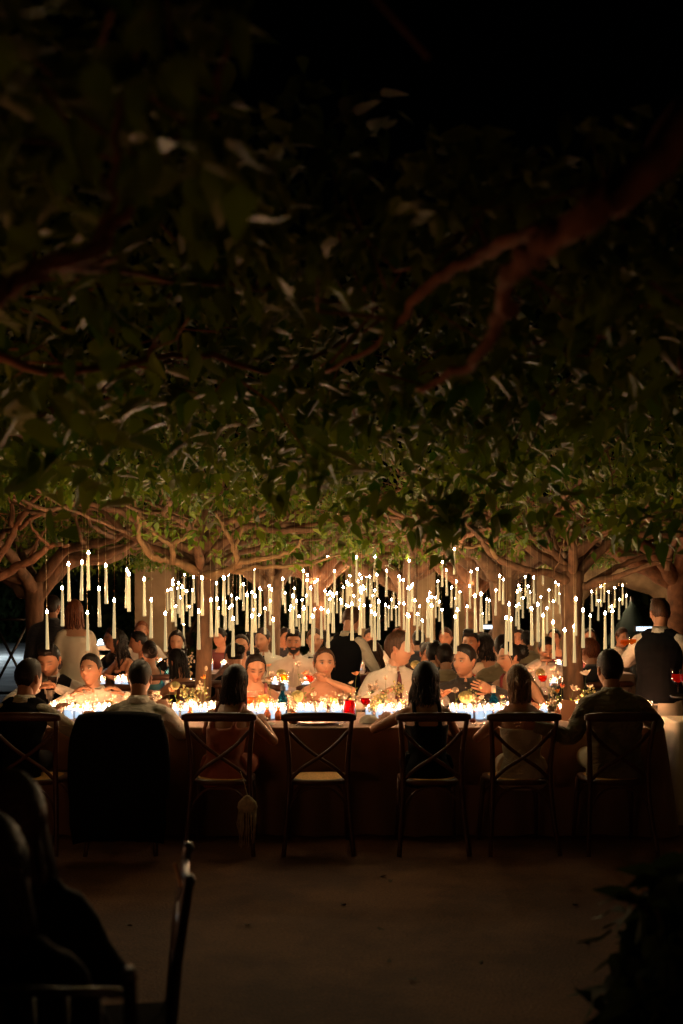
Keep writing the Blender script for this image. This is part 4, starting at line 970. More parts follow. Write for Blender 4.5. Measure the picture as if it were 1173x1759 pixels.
    if beard > .8:
        s = MB(); nu, nv = 30, 14; vs = []
        for j in range(nv):
            for i in range(nu):
                u = (i / (nu - 1) - .5) * 2.9; z = -.035 - .095 * j / (nv - 1) - .012 * math.cos(u * 1.1); zz = max(z, -.116)
                vv = math.asin(max(-1, min(1, zz / .117))); q = head_map(np.array([u]), np.array([vv]), False)[0]; e = math.sin(PI * min(1, (j + .3) / (nv - 1) * 1.0)) ** .5 * (1 if abs(u) < 1.2 else max(0, (1.45 - abs(u)) / .25))
                if abs(q[0]) < .022 and z > -.068 and z < -.045: e = -.3
                vs.append(Mh @ Vector((q[0] * (1 + .12 * e), q[1] - .012 * e * math.cos(u), z + rng.normal(0, .001))))
        s.add([v[:] for v in vs], [(j * nu + i, j * nu + i + 1, (j + 1) * nu + i + 1, (j + 1) * nu + i) for j in range(nv - 1) for i in range(nu - 1)]); s.obj('beard', H_black, t)
    return t, Mh, arms

mat('button_shell', (.5, .45, .38), .3); mat('dark_trousers', (.012, .012, .015), .85); mat('black_leather', (.01, .01, .01), .35)
W_SH = clothmat('white_shirt', (.62, .56, .48)); CR_SH = clothmat('cream_shirt', (.50, .44, .34))
BLK = mat('black_waistcoat', (.006, .006, .007), .9, spec=.08); DRK = clothmat('dark_shirt', (.020, .015, .013)); NAV = clothmat('dark_suit', (.014, .014, .020))
OLV = clothmat('olive_jacket', (.17, .145, .085), fold=.5, scale=5); TAN = clothmat('tan_shirt', (.30, .22, .12)); MAR = mat('dark_red_silk', (.10, .012, .014), .5)
ROSE = mat('dusty_rose_dress', (.36, .10, .10), .6); REDD = mat('red_dress', (.22, .02, .02), .6); ORG = mat('burnt_orange_dress', (.30, .07, .03), .65)
TEAL = mat('teal_dress', (.01, .10, .11), .6); WHD = mat('ivory_dress', (.66, .56, .42), .75); FLOR = mat('floral_sleeve', (.34, .22, .17), .7, 34, .6, col2=(.07, .03, .02)); TIE = mat('dark_red_tie', (.09, .014, .016), .6)
BLD = mat('black_dress', (.006, .006, .006), .85, spec=.1); GRY = mat('grey_beige_trousers', (.40, .34, .24), .85); APR = mat('pale_apron', (.50, .44, .34), .85)
R180 = PI
# --- front row, backs to the camera
fy = FR + .0
person('man seen from behind at the left edge in black waistcoat and white shirt', X(18, 7.2), fy, R180 - .12, .99, lean=.17, sway=-.02, head=(-22, 8, 0), top=('shirt', CR_SH), vest=BLK, hair=('short', H_dark), armB=(-.06, -.52, .86), armA=(-.36, -.45, .82), legs=True, curl=.3, handn={'B': (0, 0, -1)})
person('man seen from behind in a plain white shirt, elbows on the table', X(230, 7.25), fy, R180 + .02, 1.0, lean=.21, sway=0, head=(0, 16, 0), top=('shirt', W_SH), hair=('short', H_dark), armA=(-.16, -.50, .86), armB=(.18, -.48, .86), poleA=(-.8, .2, -1), poleB=(.8, .2, -1), legs=True)
person('woman seen from behind with long brown hair in an orange dress', X(385, 7.2), fy, R180 - .25, .96, lean=.14, sway=0, head=(-16, 10, 0), female=True, skin=SKT, top=('straps', ORG), bottom=ORG, hair=('long', H_dark, .40), armA=(-.16, -.38, .83), armB=(.12, -.46, .86), poleA=(-.7, .5, -.7), poleB=(.7, .5, -.7), legs=True)
person('dark-haired woman seen from behind in a black sleeveless top', X(735, 7.2), fy, R180 + .06, .975, lean=.13, head=(-20, 6, -2), female=True, skin=SKT, top=('straps', BLD), bottom=BLD, hair=('longwavy', H_black, .30), armA=(-.06, -.40, .84), armB=(.26, -.42, .84), poleA=(-.9, .4, -.6), poleB=(1, .4, -.6), legs=True)
person('woman seen from behind with fair-brown hair tied half up', X(897, 7.2), fy, R180 - .05, .95, lean=.10, head=(6, 6, 2), female=True, skin=SKT, top=('dress', CR_SH), bottom=WHD, hair=('halfup', H_fair, .27), armA=(-.16, -.36, .83), armB=(.17, -.36, .83), legs=True)
person('broad man in an olive jacket seen from behind, arm along the next chair', X(1062, 7.15), fy + .03, R180 + .05, 1.02, lean=.06, head=(8, 2, 0), top=('jacket', OLV), bottom=GRY, hair=('short', H_dark), armB=(.56, .12, .80), poleB=(.4, .6, -.8), armA=(-.26, -.42, .86), legs=True, curl=.4, handn={'B': (0, 1, -.3)})
# --- across the table, facing the camera
ay = 9.02
person('smiling man in a black waistcoat looking down at the phone in his hands', X(88, 8.9), ay, .10, 1.06, lean=.20, head=(-6, 22, 0), top=('shirt', W_SH), vest=BLK, hair=('quiff', H_black), eyes='down', beard=.35, armA=(-.05, -.42, .90), armB=(.07, -.42, .90), poleA=(-1, 0, -.5), poleB=(1, 0, -.5), curl=.9)
person('man in a white shirt leaning in and looking up across the table', X(178, 8.8), ay - .04, .0, 1.06, lean=.33, sway=-.03, head=(-14, -8, -6), top=('shirt', W_SH), hair=('short', H_dark), armA=(-.18, -.44, .85), armB=(.20, -.40, .85), beard=.15, neckx=-.05)
person('woman with a high bun in a rose dress looking down', X(437, 8.9), ay, .05, 1.0, lean=.20, head=(10, 20, 0), female=True, top=('straps', ROSE), hair=('highbun', H_dark, .036), eyes='down', armA=(-.13, -.36, .83), armB=(.15, -.34, .84))
person('woman with pulled-back brown hair sipping through a straw and looking aside', X(556, 8.9), ay, -.05, 1.0, lean=.13, sway=.01, head=(14, 2, 0), female=True, top=('dress', REDD), hair=('lowbun', H_brown, .04), armA=(-.16, -.36, .82), armB=(.04, -.27, 1.0), poleB=(1, .1, -.5), curl=.8, handn={'B': (-.7, -.2, 0)})
person('fair-skinned man in a white shirt and dark red tie turned to his right-hand neighbour', X(676, 8.9), ay, .22, 1.09, lean=.08, head=(62, 2, 0), top=('shirt', W_SH), tie=('tie', TIE), hair=('short', H_brown), armA=(-.18, -.40, .84), armB=(.22, -.40, .84), skin=(.52, .27, .165))
person('man in a dark shirt talking towards his neighbour', X(800, 8.95), ay + .02, -.08, 1.04, lean=.2, head=(-38, 2, 0), top=('shirt', DRK), hair=('short', H_dark), armA=(-.2, -.40, .84), armB=(.18, -.42, .90), beard=.15, poleB=(1, .1, -.4), curl=.25, handn={'B': (0, 1, -.2)})
person('woman in profile with a large dark chignon behind the fair-haired woman', X(887, 9.2), ay + .12, -.5, 1.03, lean=.10, head=(-42, 8, 0), female=True, top=('straps', REDD), hair=('bun', H_black, .062), eyes='down')
for px, who in ((88, 'smiling man with the phone'), (178, 'man looking up'), (437, 'woman with the high bun'), (556, 'woman with the straw'), (676, 'man in the dark red tie'), (800, 'man in the dark shirt'), (887, 'woman with the dark chignon')):
    chair(X(px, 9.0), 9.05 if px != 887 else 9.2, 0, 'chair of the ' + who + ' across the table')
# --- standing
person('man in a dark suit standing with his back turned at left', X(88, 10.9), 10.95, R180 + .4, .99, True, lean=.03, head=(-30, 5, 0), top=('jacket', NAV), hair=('short', H_dark), bottom=NAV, hi=False, group='people standing')
person('standing woman in an ivory dress with long auburn hair', X(130, 10.5), 10.5, R180 + .5, .96, True, lean=.03, head=(-15, 8, 0), female=True, top=('sleeved', WHD), bottom=WHD, hair=('long', H_red, .30), hi=False, group='people standing')
person('waiter in a black waistcoat and rolled sleeves bending over the second table', X(588, 9.6), 9.62, 2.55, .93, True, lean=.10, head=(10, 24, 0), top=('shirt', CR_SH), vest=BLK, hair=('short', H_brown), bottom=APR, armA=(-.22, -.34, .98), armB=(.22, -.40, .98), group='waiters', apron=APR)
person('waiter in a black waistcoat standing at right holding two amber drinks', X(1134, 8.6), 8.62, R180 - .55, .965, True, lean=.02, head=(28, 14, 0), top=('shirt', W_SH), vest=BLK, hair=('quiff', H_brown), bottom=APR, armB=(.22, -.36, 1.24), armA=(-.2, -.30, 1.05), group='waiters', apron=APR, curl=.9)
person('waiter mostly outside the right edge holding a tray of cocktails', 2.92, 7.40, -PI / 2 + .1, .98, True, lean=.0, head=(0, 6, 0), top=('shirt', W_SH), vest=BLK, hair=('short', H_dark), bottom=APR, armA=(-.06, -.42, .985), armB=(.22, -.1, .85), group='waiters', curl=.15, handn={'A': (0, 0, 1)}, hi=False)
# --- second table: near side (backs)
def bgp(label, px, d, yaw, **k):
    k.setdefault('hi', False); person(label, X(px, d), d, yaw, **k); chair(X(px, d) , d, yaw, ('chair of the ' + label.replace("seen from behind", ""))[:90])
bgp('dark bun seen from behind, left of the high bun', 408, 9.95, R180 + .2, female=True, top=('sleeved', BLD), hair=('bun', H_black, .05), lean=.12, head=(20, 14, 0))
bgp('long-haired woman in a dark red dress seen from behind at the second table', 652, 9.95, R180 + .35, female=True, top=('sleeved', MAR), hair=('long', H_brown, .24), lean=.10, head=(25, 6, 0), hi=True)
bgp('dark-haired person seen from behind, left of the cropped-haired tan shirt', 748, 10.0, R180, top=('jacket', NAV), hair=('short', H_black), lean=.10, head=(-10, 10, 0))
bgp('cropped-haired man in tan seen from behind beside the dark-shirted man', 772, 9.85, R180 + .1, top=('shirt', TAN), hair=('short', H_dark), lean=.16, head=(0, 8, 0))
bgp('tan-shirted man seen from behind beside the dark chignon', 866, 9.95, R180 - .05, top=('shirt', TAN), hair=('short', H_dark), lean=.08, head=(0, 6, 0), hi=True, sc=1.05)
bgp('dark-clad man seen from behind, just right of the right trunk', 1022, 10.0, R180 + .3, top=('jacket', NAV), hair=('short', H_red), lean=.04, head=(10, 6, 0), sc=1.02)
bgp('black-haired woman left of the left trunk with her arm on the table', 322, 10.0, R180 + .6, female=True, top=('dress', BLD), skin=SKT, hair=('long', H_black, .34), lean=.14, head=(20, 12, 0), sc=.95)
bgp('woman in teal seen from behind beside the blue bottle', 262, 10.9, R180 + .4, female=True, top=('straps', TEAL), skin=SKT, hair=('bun', H_dark, .04), lean=.1, sc=.98)
# --- second table: far side (faces)
bgp('bearded man in a white shirt facing the camera at the second table', 507, 11.6, -.05, top=('shirt', W_SH), hair=('quiff', H_black), beard=1.0, lean=.10, head=(0, 2, 0), hi=True, sc=1.06)
bgp('dark-haired woman at the second table between the trunk and the bun', 414, 11.65, .1, female=True, top=('sleeved', FLOR), hair=('lowbun', H_dark), lean=.10, head=(-5, 6, 0), sc=1.03)
bgp('man in a white shirt and black tie behind the second table', 452, 12.1, .1, top=('shirt', W_SH), tie=('tie', BLK), hair=('short', H_dark), lean=.02, head=(-30, 6, 0), sc=1.06)
bgp('man with a bow tie right of the bearded man', 541, 12.2, -.05, top=('shirt', W_SH), tie=('bow', BLK), hair=('short', H_brown), lean=.05, head=(5, 2, 0), sc=1.05)
bgp('man in a dark suit and red tie facing the camera', 806, 11.6, .1, top=('jacket', NAV), collar=W_SH, tie=('tie', REDD), hair=('quiff', H_black), lean=.06, head=(-30, 4, 0), hi=True, sc=1.05)
bgp('woman with straight black hair right of the red-tied man', 843, 11.5, R180 + .5, female=True, top=('sleeved', WHD), hair=('long', H_black, .28), lean=.06, head=(10, 5, 0), sc=1.03)
bgp('man in white eating just left of the right trunk', 930, 11.5, .0, top=('shirt', W_SH), hair=('short', H_dark), lean=.22, head=(0, 18, 0), eyes='down', hi=True, sc=1.05, armA=(-.08, -.36, .98), beard=.3)
bgp('dark-haired woman bent over her plate at the second table', 722, 11.5, .2, female=True, top=('sleeved', BLD), hair=('bun', H_dark), lean=.2, head=(10, 20, 0), eyes='down')
# --- left cluster, third row
bgp('woman with dark wavy hair in black seated at left rear', 226, 12.2, -.9, female=True, top=('dress', BLD), hair=('longwavy', H_black, .26), lean=.12, head=(-30, 5, 0), sc=1.05)
bgp('red-lit guest turned sideways at left rear', 211, 13.0, -.7, top=('shirt', DRK), hair=('short', H_brown), lean=.1, head=(-20, 0, 0), sc=1.05)
bgp('guest in teal seated beside the broad plaster pillar', 272, 12.4, -1.2, top=('tee', TEAL), hair=('short', H_black), lean=.16, head=(-10, 10, 0), sc=1.05)
bgp('woman with curly dark hair facing the camera left of the left trunk', 308, 12.3, .0, female=True, top=('sleeved', BLD), hair=('longwavy', H_dark, .12), lean=.12, head=(0, 8, 0), sc=1.05)
bgp('red-lit man facing the camera far back beside the left pillar', 243, 15.0, .2, top=('shirt', W_SH), hair=('short', H_red), lean=.05, sc=1.08)
# --- third table
for lab, px, fac, f, tp, hr in [('distant guest in a dark suit behind the bearded man', 486, 0, 0, ('jacket', NAV), ('short', H_dark)), ('distant woman in black left of the middle waiter', 560, 1, 1, ('sleeved', BLD), ('long', H_dark, .25)),
                        ('distant guest in white shirt right of the middle waiter', 640, 0, 0, ('shirt', W_SH), ('short', H_dark)), ('distant woman in red near the tall back pillar', 690, 0, 1, ('sleeved', REDD), ('long', H_red, .2)), ('distant guest in black behind the man with the tie', 716, 1, 0, ('jacket', NAV), ('short', H_black)),
                        ('distant guest in a cream shirt behind the tan-shirted man', 762, 0, 0, ('shirt', CR_SH), ('short', H_brown)), ('distant flushed man in glasses light, seated right of the twin trunks', 890, 0, 0, ('shirt', W_SH), ('short', H_dark)), ('distant man in a tan shirt from behind, right of the twin trunks', 912, 1, 0, ('shirt', TAN), ('short', H_black)),
                        ('distant woman in dark red just left of the right trunk', 955, 0, 1, ('sleeved', MAR), ('bun', H_dark, .04)), ('distant woman in rose just right of the right trunk', 1003, 0, 1, ('sleeved', ROSE), ('bun', H_dark, .04)), ('distant guest in a cream shirt by the rock arch', 1060, 0, 0, ('shirt', CR_SH), ('short', H_brown)), ('distant dark-haired guest half hidden by the left trunk', 385, 0, 0, ('tee', MAR), ('short', H_black)), ('distant guest in dark top left of the white-shirted man with a tie', 432, 1, 0, ('jacket', NAV), ('short', H_dark)), ('distant guest peering between the twin trunks', 842, 0, 0, ('tee', BLD), ('short', H_brown))]:
    d = 12.95 if fac else 14.5
    ya = (R180 if fac else 0) + rng.uniform(-.5, .5); chair(X(px, d), d, ya, 'chair of the ' + lab)
    person(lab, X(px, d), d, ya, 1.02, lean=.08, head=(rng.uniform(-30, 30), 6, 0), female=bool(f), top=tp, hair=hr, hi=False, group='guests at the far tables')
# --- foreground left, out of focus, backs
person('blurred foreground woman with long dark hair nearest the camera at bottom left', -.70, 2.18, R180 + .5, .92, lean=.06, armA=(-.12, -.30, .72), armB=(.12, -.30, .72), head=(-10, 6, 0), female=True, top=('jacket', BLD), bottom=BLD, hair=('long', H_dark, .72, 3.0), skin=SKT, legs=True, group='blurred foreground guests')
person('blurred foreground woman with brown hair seated just beyond the nearest one', -.80, 2.62, R180 + .3, .935, lean=.06, armA=(-.12, -.30, .72), armB=(.12, -.30, .72), head=(10, 4, 0), female=True, top=('jacket', BLD), bottom=BLD, hair=('long', H_brown, .74, 3.4), legs=True, group='blurred foreground guests')
person('blurred foreground guest cut by the left edge', -1.20, 3.35, R180 + .9, .93, lean=.10, head=(-20, 4, 0), top=('shirt', DRK), hair=('short', H_dark), hi=False, group='blurred foreground guests')

#@@TABLEWARE
# ------------------------------------------------------------------ zone labels
def zone(px):
    Z = [(70, 'the man at the left edge'), (140, 'the man with the phone'), (205, 'the man looking up'), (290, 'the white shirted back'), (360, 'the left tree trunk'), (410, 'the woman with long brown hair'), (480, 'the woman with the high bun'), (540, 'the bearded man'), (600, 'the waiter in the middle'), (650, 'the red pitcher'), (712, 'the man in the tie'), (775, 'the dark-haired woman in black'), (840, 'the man in the dark shirt'), (915, 'the fair-haired woman'), (965, 'the dark chignon'), (1020, 'the right tree trunk'), (1110, 'the man in olive'), (2000, 'the waiter at right')]
    for a, b in Z:
        if px < a: return b
class Namer:
    def __init__(s): s.items = []
    def add(s, o, key, px, fmt): s.items.append((o, key, px, fmt))
    def done(s):
        d = {}
        for it in s.items: d.setdefault((it[1], it[3]), []).append(it)
        for k, L in d.items():
            L.sort(key=lambda i: i[2])
            for n, it in enumerate(L):
                it[0]['label'] = it[3].format(o=('only' if len(L) == 1 else ORD[min(n, 23)] + (' from left' if len(L) > 1 else '')), z=k[0])
NM = Namer()
# ------------------------------------------------------------------ hanging candles
Z1 = [(236,620,795),(314,500,680),(345,380,553),(413,370,550),(445,322,497),(440,625,803),(498,503,683),(533,387,604),(575,562,740),(638,410,587),(650,430,605),(726,455,628),(762,560,744),(833,628,806),(843,510,585),(860,502,570),(870,480,657),(899,475,615),(871,455,550),(896,498,590),(918,495,668),(928,430,520),(975,443,563),(939,513,586),(968,510,628),(906,545,605),(885,590,660),(955,590,660),(1018,450,625),(1000,618,796),(1062,560,733),(1090,475,595),(1128,450,625),(1092,555,730),(1135,570,695),(925,678,790),(1157,596,700),(1131,606,690)]
Z2 = [(12,450,620),(22,570,695),(17,607,700),(42,598,690),(53,535,640),(60,655,832),(95,425,545),(112,480,600),(78,550,670),(130,535,705),(167,400,515),(155,520,640),(171,540,710),(155,643,818),(162,607,700),(197,506,620),(190,632,725),(232,562,655),(220,600,720),(262,660,838),(260,615,700),(253,505,620),(287,580,670),(310,452,570),(322,520,612),(287,460,538),(347,372,452),(351,590,705),(361,540,712),(368,500,600),(378,563,680),(392,640,725),(413,412,528),(415,603,778),(433,458,575),(450,500,665),(460,643,820),(471,622,710),(484,458,575),(503,603,742),(507,628,720),(535,340,405),(537,618,788),(547,518,600),(548,575,665),(563,538,712),(570,412,525),(582,523,610),(600,555,640),(604,572,660),(613,493,570),(632,465,545),(648,435,520),(657,482,575),(640,480,560),(630,583,680),(643,592,690),(640,630,710),(658,580,750),(669,537,610),(681,343,460),(688,465,582),(697,430,520),(715,490,570),(719,502,590),(705,520,690),(701,560,722),(719,585,690),(732,438,520),(757,435,520),(774,340,455),(763,537,620),(757,618,735),(773,632,803),(793,570,747),(833,412,530),(827,583,700),(843,593,680),(858,555,650),(868,498,590),(895,440,555),(880,592,680),(920,577,697),(945,360,477),(937,635,805),(944,642,810),(951,537,625),(977,487,570),(970,524,610),(975,560,675),(989,630,750),(1013,662,780),(1040,563,735),(1050,520,600),(1048,540,640),(1060,590,760),(1062,542,640),(1080,546,637),(1099,565,655),(1091,463,580),(1114,367,480),(1134,408,525),(1159,495,585)]
Z3 = [(22,303,418),(8,495,585),(31,465,578),(44,500,590),(50,515,595),(26,645,817),(37,610,775),(86,590,707),(98,487,590),(95,527,610),(105,415,530),(125,540,710),(137,403,520),(180,340,445),(156,530,705),(163,625,708),(184,555,668),(197,560,640),(231,508,625),(250,437,550),(268,455,570),(283,650,820),(288,560,640),(298,582,755),(306,658,825),(302,528,610),(310,416,520),(339,515,600),(346,485,570),(333,588,670),(345,580,695),(355,503,590),(367,547,620),(380,440,510),(392,490,590),(403,517,600),(421,445,565),(410,605,775),(442,583,757),(457,542,612),(469,638,805),(488,600,715),(498,507,575),(505,287,380),(519,563,630),(519,673,842),(467,378,440),(555,525,610),(564,560,670),(572,583,650),(548,480,560),(532,468,540),(577,712,880),(633,555,725),(625,693,862),(670,612,787),(706,637,753),(714,515,600),(748,560,630),(738,487,535),(760,490,565),(778,468,525),(799,517,592),(781,628,797),(815,590,670),(818,615,790),(830,495,570),(852,555,628),(869,482,570),(888,535,607),(617,385,440)]
def proto_hang():
    t = tag(link('hanging_candle', None), 'x', 'candle', 'battery candles hanging from the trees')
    s = MB(); s.lathe([(.002, .0), (.0072, -.003), (.0076, -.02), (.0104, -.15), (.0130, -.252), (.0132, -.262), (.011, -.264), (.0095, -.22)], seg=10); s.obj('candle_stick', M_stick, t)
    s = MB(); s.lathe([(.0008, .027), (.005, .020), (.0082, .010), (.007, .002), (.002, -.001)], seg=7, caps=True); s.obj('flame', M_bulb, t)
    return t
HP = proto_hang(); cordm = mat('nylon_cord', (.45, .30, .16), .5)
cordmesh = MB(); cordmesh.tube([(0, 0, 0), (0, 0, 1)], .0011, 4, caps=False); cordmesh = cordmesh.mesh('cord', [cordm])
r_ = np.random.default_rng(5); hl = []; first = True
for k in range(44):
    zx = r_.uniform(-30, 1120); za = r_.uniform(430, 610); Z2.append((zx + (60 if zx > 1000 else 0), za, za + r_.uniform(78, 125)))
for Z, ox in ((Z1, 0), (Z2, 380), (Z3, 773)):
    for zx, za, zb in Z:
        px, py, L = ox + zx / 2.9325, 840 + za / 2.9325, (zb - za) / 2.9325
        d = min(14.8, max(7.75, FPX * .262 / (L + 2)))
        if 9.15 < d < 9.45: d += .3
        p = P(px, py + 2, d)
        if first: o = HP; first = False; HP.location = p
        else: o = dup(HP, p, rng.uniform(0, 6))
        o.rotation_euler = (rng.normal(0, .012), rng.normal(0, .012), 0)
        c = link('cord', cordmesh, o, (0, 0, .028)); c.scale = (1, 1, max(.15, 2.55 - p.z + rng.uniform(0, .15)))
        near = 'long near' if d < 9.2 else ('mid-distance' if d < 12.2 else 'small distant')
        hgt = 'high' if py < 1008 else ('middling' if py < 1040 else 'low')
        NM.add(o, zone(px), px, near + ', ' + hgt + '-hung candle over ' + '{z}, {o}')
print('hanging', sum(len(z) for z in (Z1, Z2, Z3)))
# ------------------------------------------------------------------ votives
def proto_votive():
    t = tag(link('votive_candle', None), 'x', 'candle', 'votive candles on the tables')
    s = MB(); s.lathe([(.001, .002), (.034, .002), (.036, .006), (.038, .12), (.036, .12), (.033, .010), (.001, .008)], seg=16); s.obj('glass_holder', M_votive, t)
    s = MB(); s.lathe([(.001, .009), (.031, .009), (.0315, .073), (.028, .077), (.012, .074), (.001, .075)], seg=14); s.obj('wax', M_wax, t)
    s = MB(); s.lathe([(.001, .077), (.006, .084), (.0075, .093), (.004, .106), (.0006, .118)], seg=7, caps=True); s.obj('flame', M_flame, t)
    return t
VP = proto_votive(); VP_used = False
def votive(x, y, sc=1.0, fmt='', z=TZ + .002):
    global VP_used
    if not VP_used: VP_used = True; o = VP; o.location = (x, y, z); o.scale = (sc,) * 3
    else: o = dup(VP, (x, y, z), rng.uniform(0, 6), scale=sc)
    px = CX + x / y * FPX; NM.add(o, zone(px), px, fmt or 'votive on the front table by {z}, {o}'); return o
occupied = []
def free(x, y, r):
    for a, b, c in occupied:
        if (a - x) ** 2 + (b - y) ** 2 < (r + c) ** 2: return False
    occupied.append((x, y, r)); return True
# specific big items reserve their place first
RES = [(600, 8.02, .055), (628, 8.03, .045), (485, 8.2, .045), (848, 8.2, .045), (545, 7.80, .17), (975, 7.98, .08)]
for px, d, r in RES: free(X(px, d), d, r)
px = 108
for px in [118, 134, 150, 170, 188, 206, 262, 280, 300, 318, 336, 352, 368, 398, 416, 432, 449, 466, 484, 500, 517, 530, 552, 564, 580, 617, 636, 652, 668, 686, 700, 716, 792, 806, 824, 838, 856, 870, 884, 958, 992, 1006, 1020, 1045, 1110]:
    d = 8.02 + rng.uniform(-.04, .10)
    if free(X(px, d), d, .036): votive(X(px, d), d, rng.uniform(.9, 1.1))
for px in list(range(60, 1120, 30)):
    d = 8.28 + rng.uniform(-.05, .12); px += rng.uniform(-5, 5)
    if free(X(px, d), d, .036): votive(X(px, d), d, rng.uniform(.8, 1.05), 'rear votive on the front table by {z}, {o}')
for k in range(34):
    x = rng.uniform(-1.8, 2.6); y = rng.uniform(10.5, 10.95)
    if free(x, y, .05): votive(x, y, 1.1, 'votive on the second table by {z}, {o}')
for k in range(12):
    x = rng.uniform(-3.0, -2.1); y = rng.uniform(10.8, 11.4)
    if free(x, y, .05): votive(x, y, 1.1, 'votive on the short left table by {z}, {o}')
for k in range(34):
    x = -3.6 + 7 * k / 33; y = rng.uniform(13.55, 13.95); votive(x, y, 1.3, 'votive on the third table by {z}, {o}')
for k in range(16): t_ = votive(-2.95 + .103 * k, 2.95 + .28 * (-1) ** k, 1.0, 'x'); NM.items.pop(); t_['label'] = ORD[k] + ' added unseen votive on the table beyond the left edge, counted from left'  # candles added out of view to light the near canopy
for k in range(4): t_ = votive(1.35 + .32 * k, -.1 + .18 * (-1) ** k, 1.0, 'x'); NM.items.pop(); t_['label'] = ORD[k] + ' added unseen votive from the camera on the table beyond the right edge'  # candles added out of view, light for the bough and near leaves
# ------------------------------------------------------------------ amber bud vases, flowers
def vase_proto():
    t = tag(link('bud_vase', None), 'x', 'vase', 'amber bud vases')
    s = MB(); s.lathe([(.001, .002), (.022, .002), (.027, .012), (.027, .045), (.018, .064), (.0115, .075), (.0115, .092), (.014, .096)], seg=14); s.obj('vase_body', M_amber, t)
    s = MB(); s.lathe([(.001, .006), (.024, .006), (.024, .03), (.001, .031)], seg=10); s.obj('water', thinglass('vase_water', (.8, .6, .45)), t); return t
VS = vase_proto(); vs_used = False
stemm = mat('flower_stem', (.12, .16, .05), .6); whitep = leafmat('white_petal', (.74, .68, .58), (.82, .78, .70), .5); peach = leafmat('peach_petal', (.75, .36, .16), (.8, .5, .3), .5); orange = leafmat('orange_petal', (.75, .24, .04), (.8, .34, .06), .5); coral = leafmat('coral_petal', (.70, .14, .07), (.75, .22, .1), .5); greenb = leafmat('green_bloom', (.34, .42, .18), (.5, .55, .3), .4); budm = mat('cream_bud', (.62, .52, .36), .7); yellowc = mat('flower_centre', (.5, .32, .06), .7)
def petals(s, c, r, n, cup, layers, mi=0, ax=None):
    c = Vector(c); Rm = (ax or Matrix.Identity(3))
    for l in range(layers):
        rr = r * (1 - .28 * l); cu = cup + .45 * l
        for k in range(n):
            a = 2 * PI * (k + .5 * l) / n + rng.normal(0, .06); vs = []
            for f, wd in ((0.05, .12), (.35, .42), (.7, .55), (1, .30)):
                el = cu * (.4 + .8 * f) if cup > 0 else 0; ra = rr * f * math.cos(min(1.4, el)); z = rr * f * math.sin(min(1.4, el)) + .0
                for q in (-1, 0, 1):
                    aa = a + q * wd * (1.0 / max(.35, f)) * .55; vs.append(c + Rm @ Vector((ra * math.cos(aa), ra * math.sin(aa), z + (.05 * rr if q else 0) + .06 * rr * math.sin(5 * aa + l))))
            s.add([v[:] for v in vs], [(i * 3 + j, i * 3 + j + 1, (i + 1) * 3 + j + 1, (i + 1) * 3 + j) for i in range(3) for j in range(2)], mi)
def flower(x, y, h, kind, label, base=.0, dx=0, dy=0, cat='flower', r=.045, group='table flowers'):
    t = thing(kind[0] + '_flower' if False else 'flower', label, cat, (x, y, TZ + .004), group=group)
    top = Vector((dx, dy, h)); s = MB(); sp_ = smoothpath([(0, 0, 0), (dx * .2 + .005, dy * .2, h * .35), (dx * .7 - .006, dy * .6, h * .75), tuple(top)], 3); s.tube([p[:3] for p in sp_], .0018, 5); s.obj('stem', stemm, t)
    s = MB(); tilt = Euler((rng.normal(.25, .3), rng.normal(0, .35), rng.uniform(0, 6))).to_matrix()
    m = kind[1]
    if kind[0] == 'rose': petals(s, top, r, 7, .55, 4, 0, tilt)
    elif kind[0] == 'poppy': petals(s, top, r, 5, .75, 2, 0, tilt); s.ball(tuple(top + tilt @ Vector((0, 0, r * .25))), r * .28, 8, 6, 1)
    elif kind[0] == 'bud':
        s.ball(tuple(top), (.012, .012, .019), 8, 7)
    elif kind[0] == 'spray':
        for k in range(kind[2]): 
            e = top + Vector(rng.normal(0, r * .55, 3)); s.tube([top - Vector((0, 0, r * .9)), e], .0009, 3, 2); s.ball(tuple(e), rng.uniform(.006, .011), 6, 4)
    elif kind[0] == 'hydrangea':
        for k in range(46):
            v = Vector(rng.normal(0, 1, 3)).normalized(); v.z = abs(v.z) * .8; petals(s, top + v * r, .013, 4, .1, 1, 0, v.to_track_quat('Z', 'Y').to_matrix())
        s.ball(tuple(top), r * .9, 10, 7, 0)
    s.obj('bloom', [m, yellowc, stemm], t)
    if kind[0] in ('rose', 'poppy', 'hydrangea'):
        s = MB(); 
        for q in (.45, .65):
            p = Vector(sp_[int(q * (len(sp_) - 1))][:3]); a = rng.uniform(0, 6); e = p + Vector((math.cos(a) * .04, math.sin(a) * .04, .02)); w_ = Vector((-math.sin(a), math.cos(a), 0)) * .010; mdl = (p + e) / 2 + Vector((0, 0, .008))
            s.add([p[:], (mdl + w_)[:], e[:], (mdl - w_)[:]], [(0, 1, 2, 3)])
        s.obj('leaf', M_leaf, t)
    return t
RO, PO, PE, OR_, CO, GR, BU = ('rose', whitep), ('poppy', whitep), ('rose', peach), ('poppy', orange), ('poppy', coral), ('hydrangea', greenb), ('bud', budm)
def at_table(px, py, d, kind, label, r=.04, **k):
    top = P(px, py, d); h = top.z - TZ - .004; x = top.x - rng.uniform(-.02, .02); y = d + rng.uniform(-.01, .03)
    flower(x, y, h, kind, label, dx=top.x - x, dy=d - y, r=r, **k)
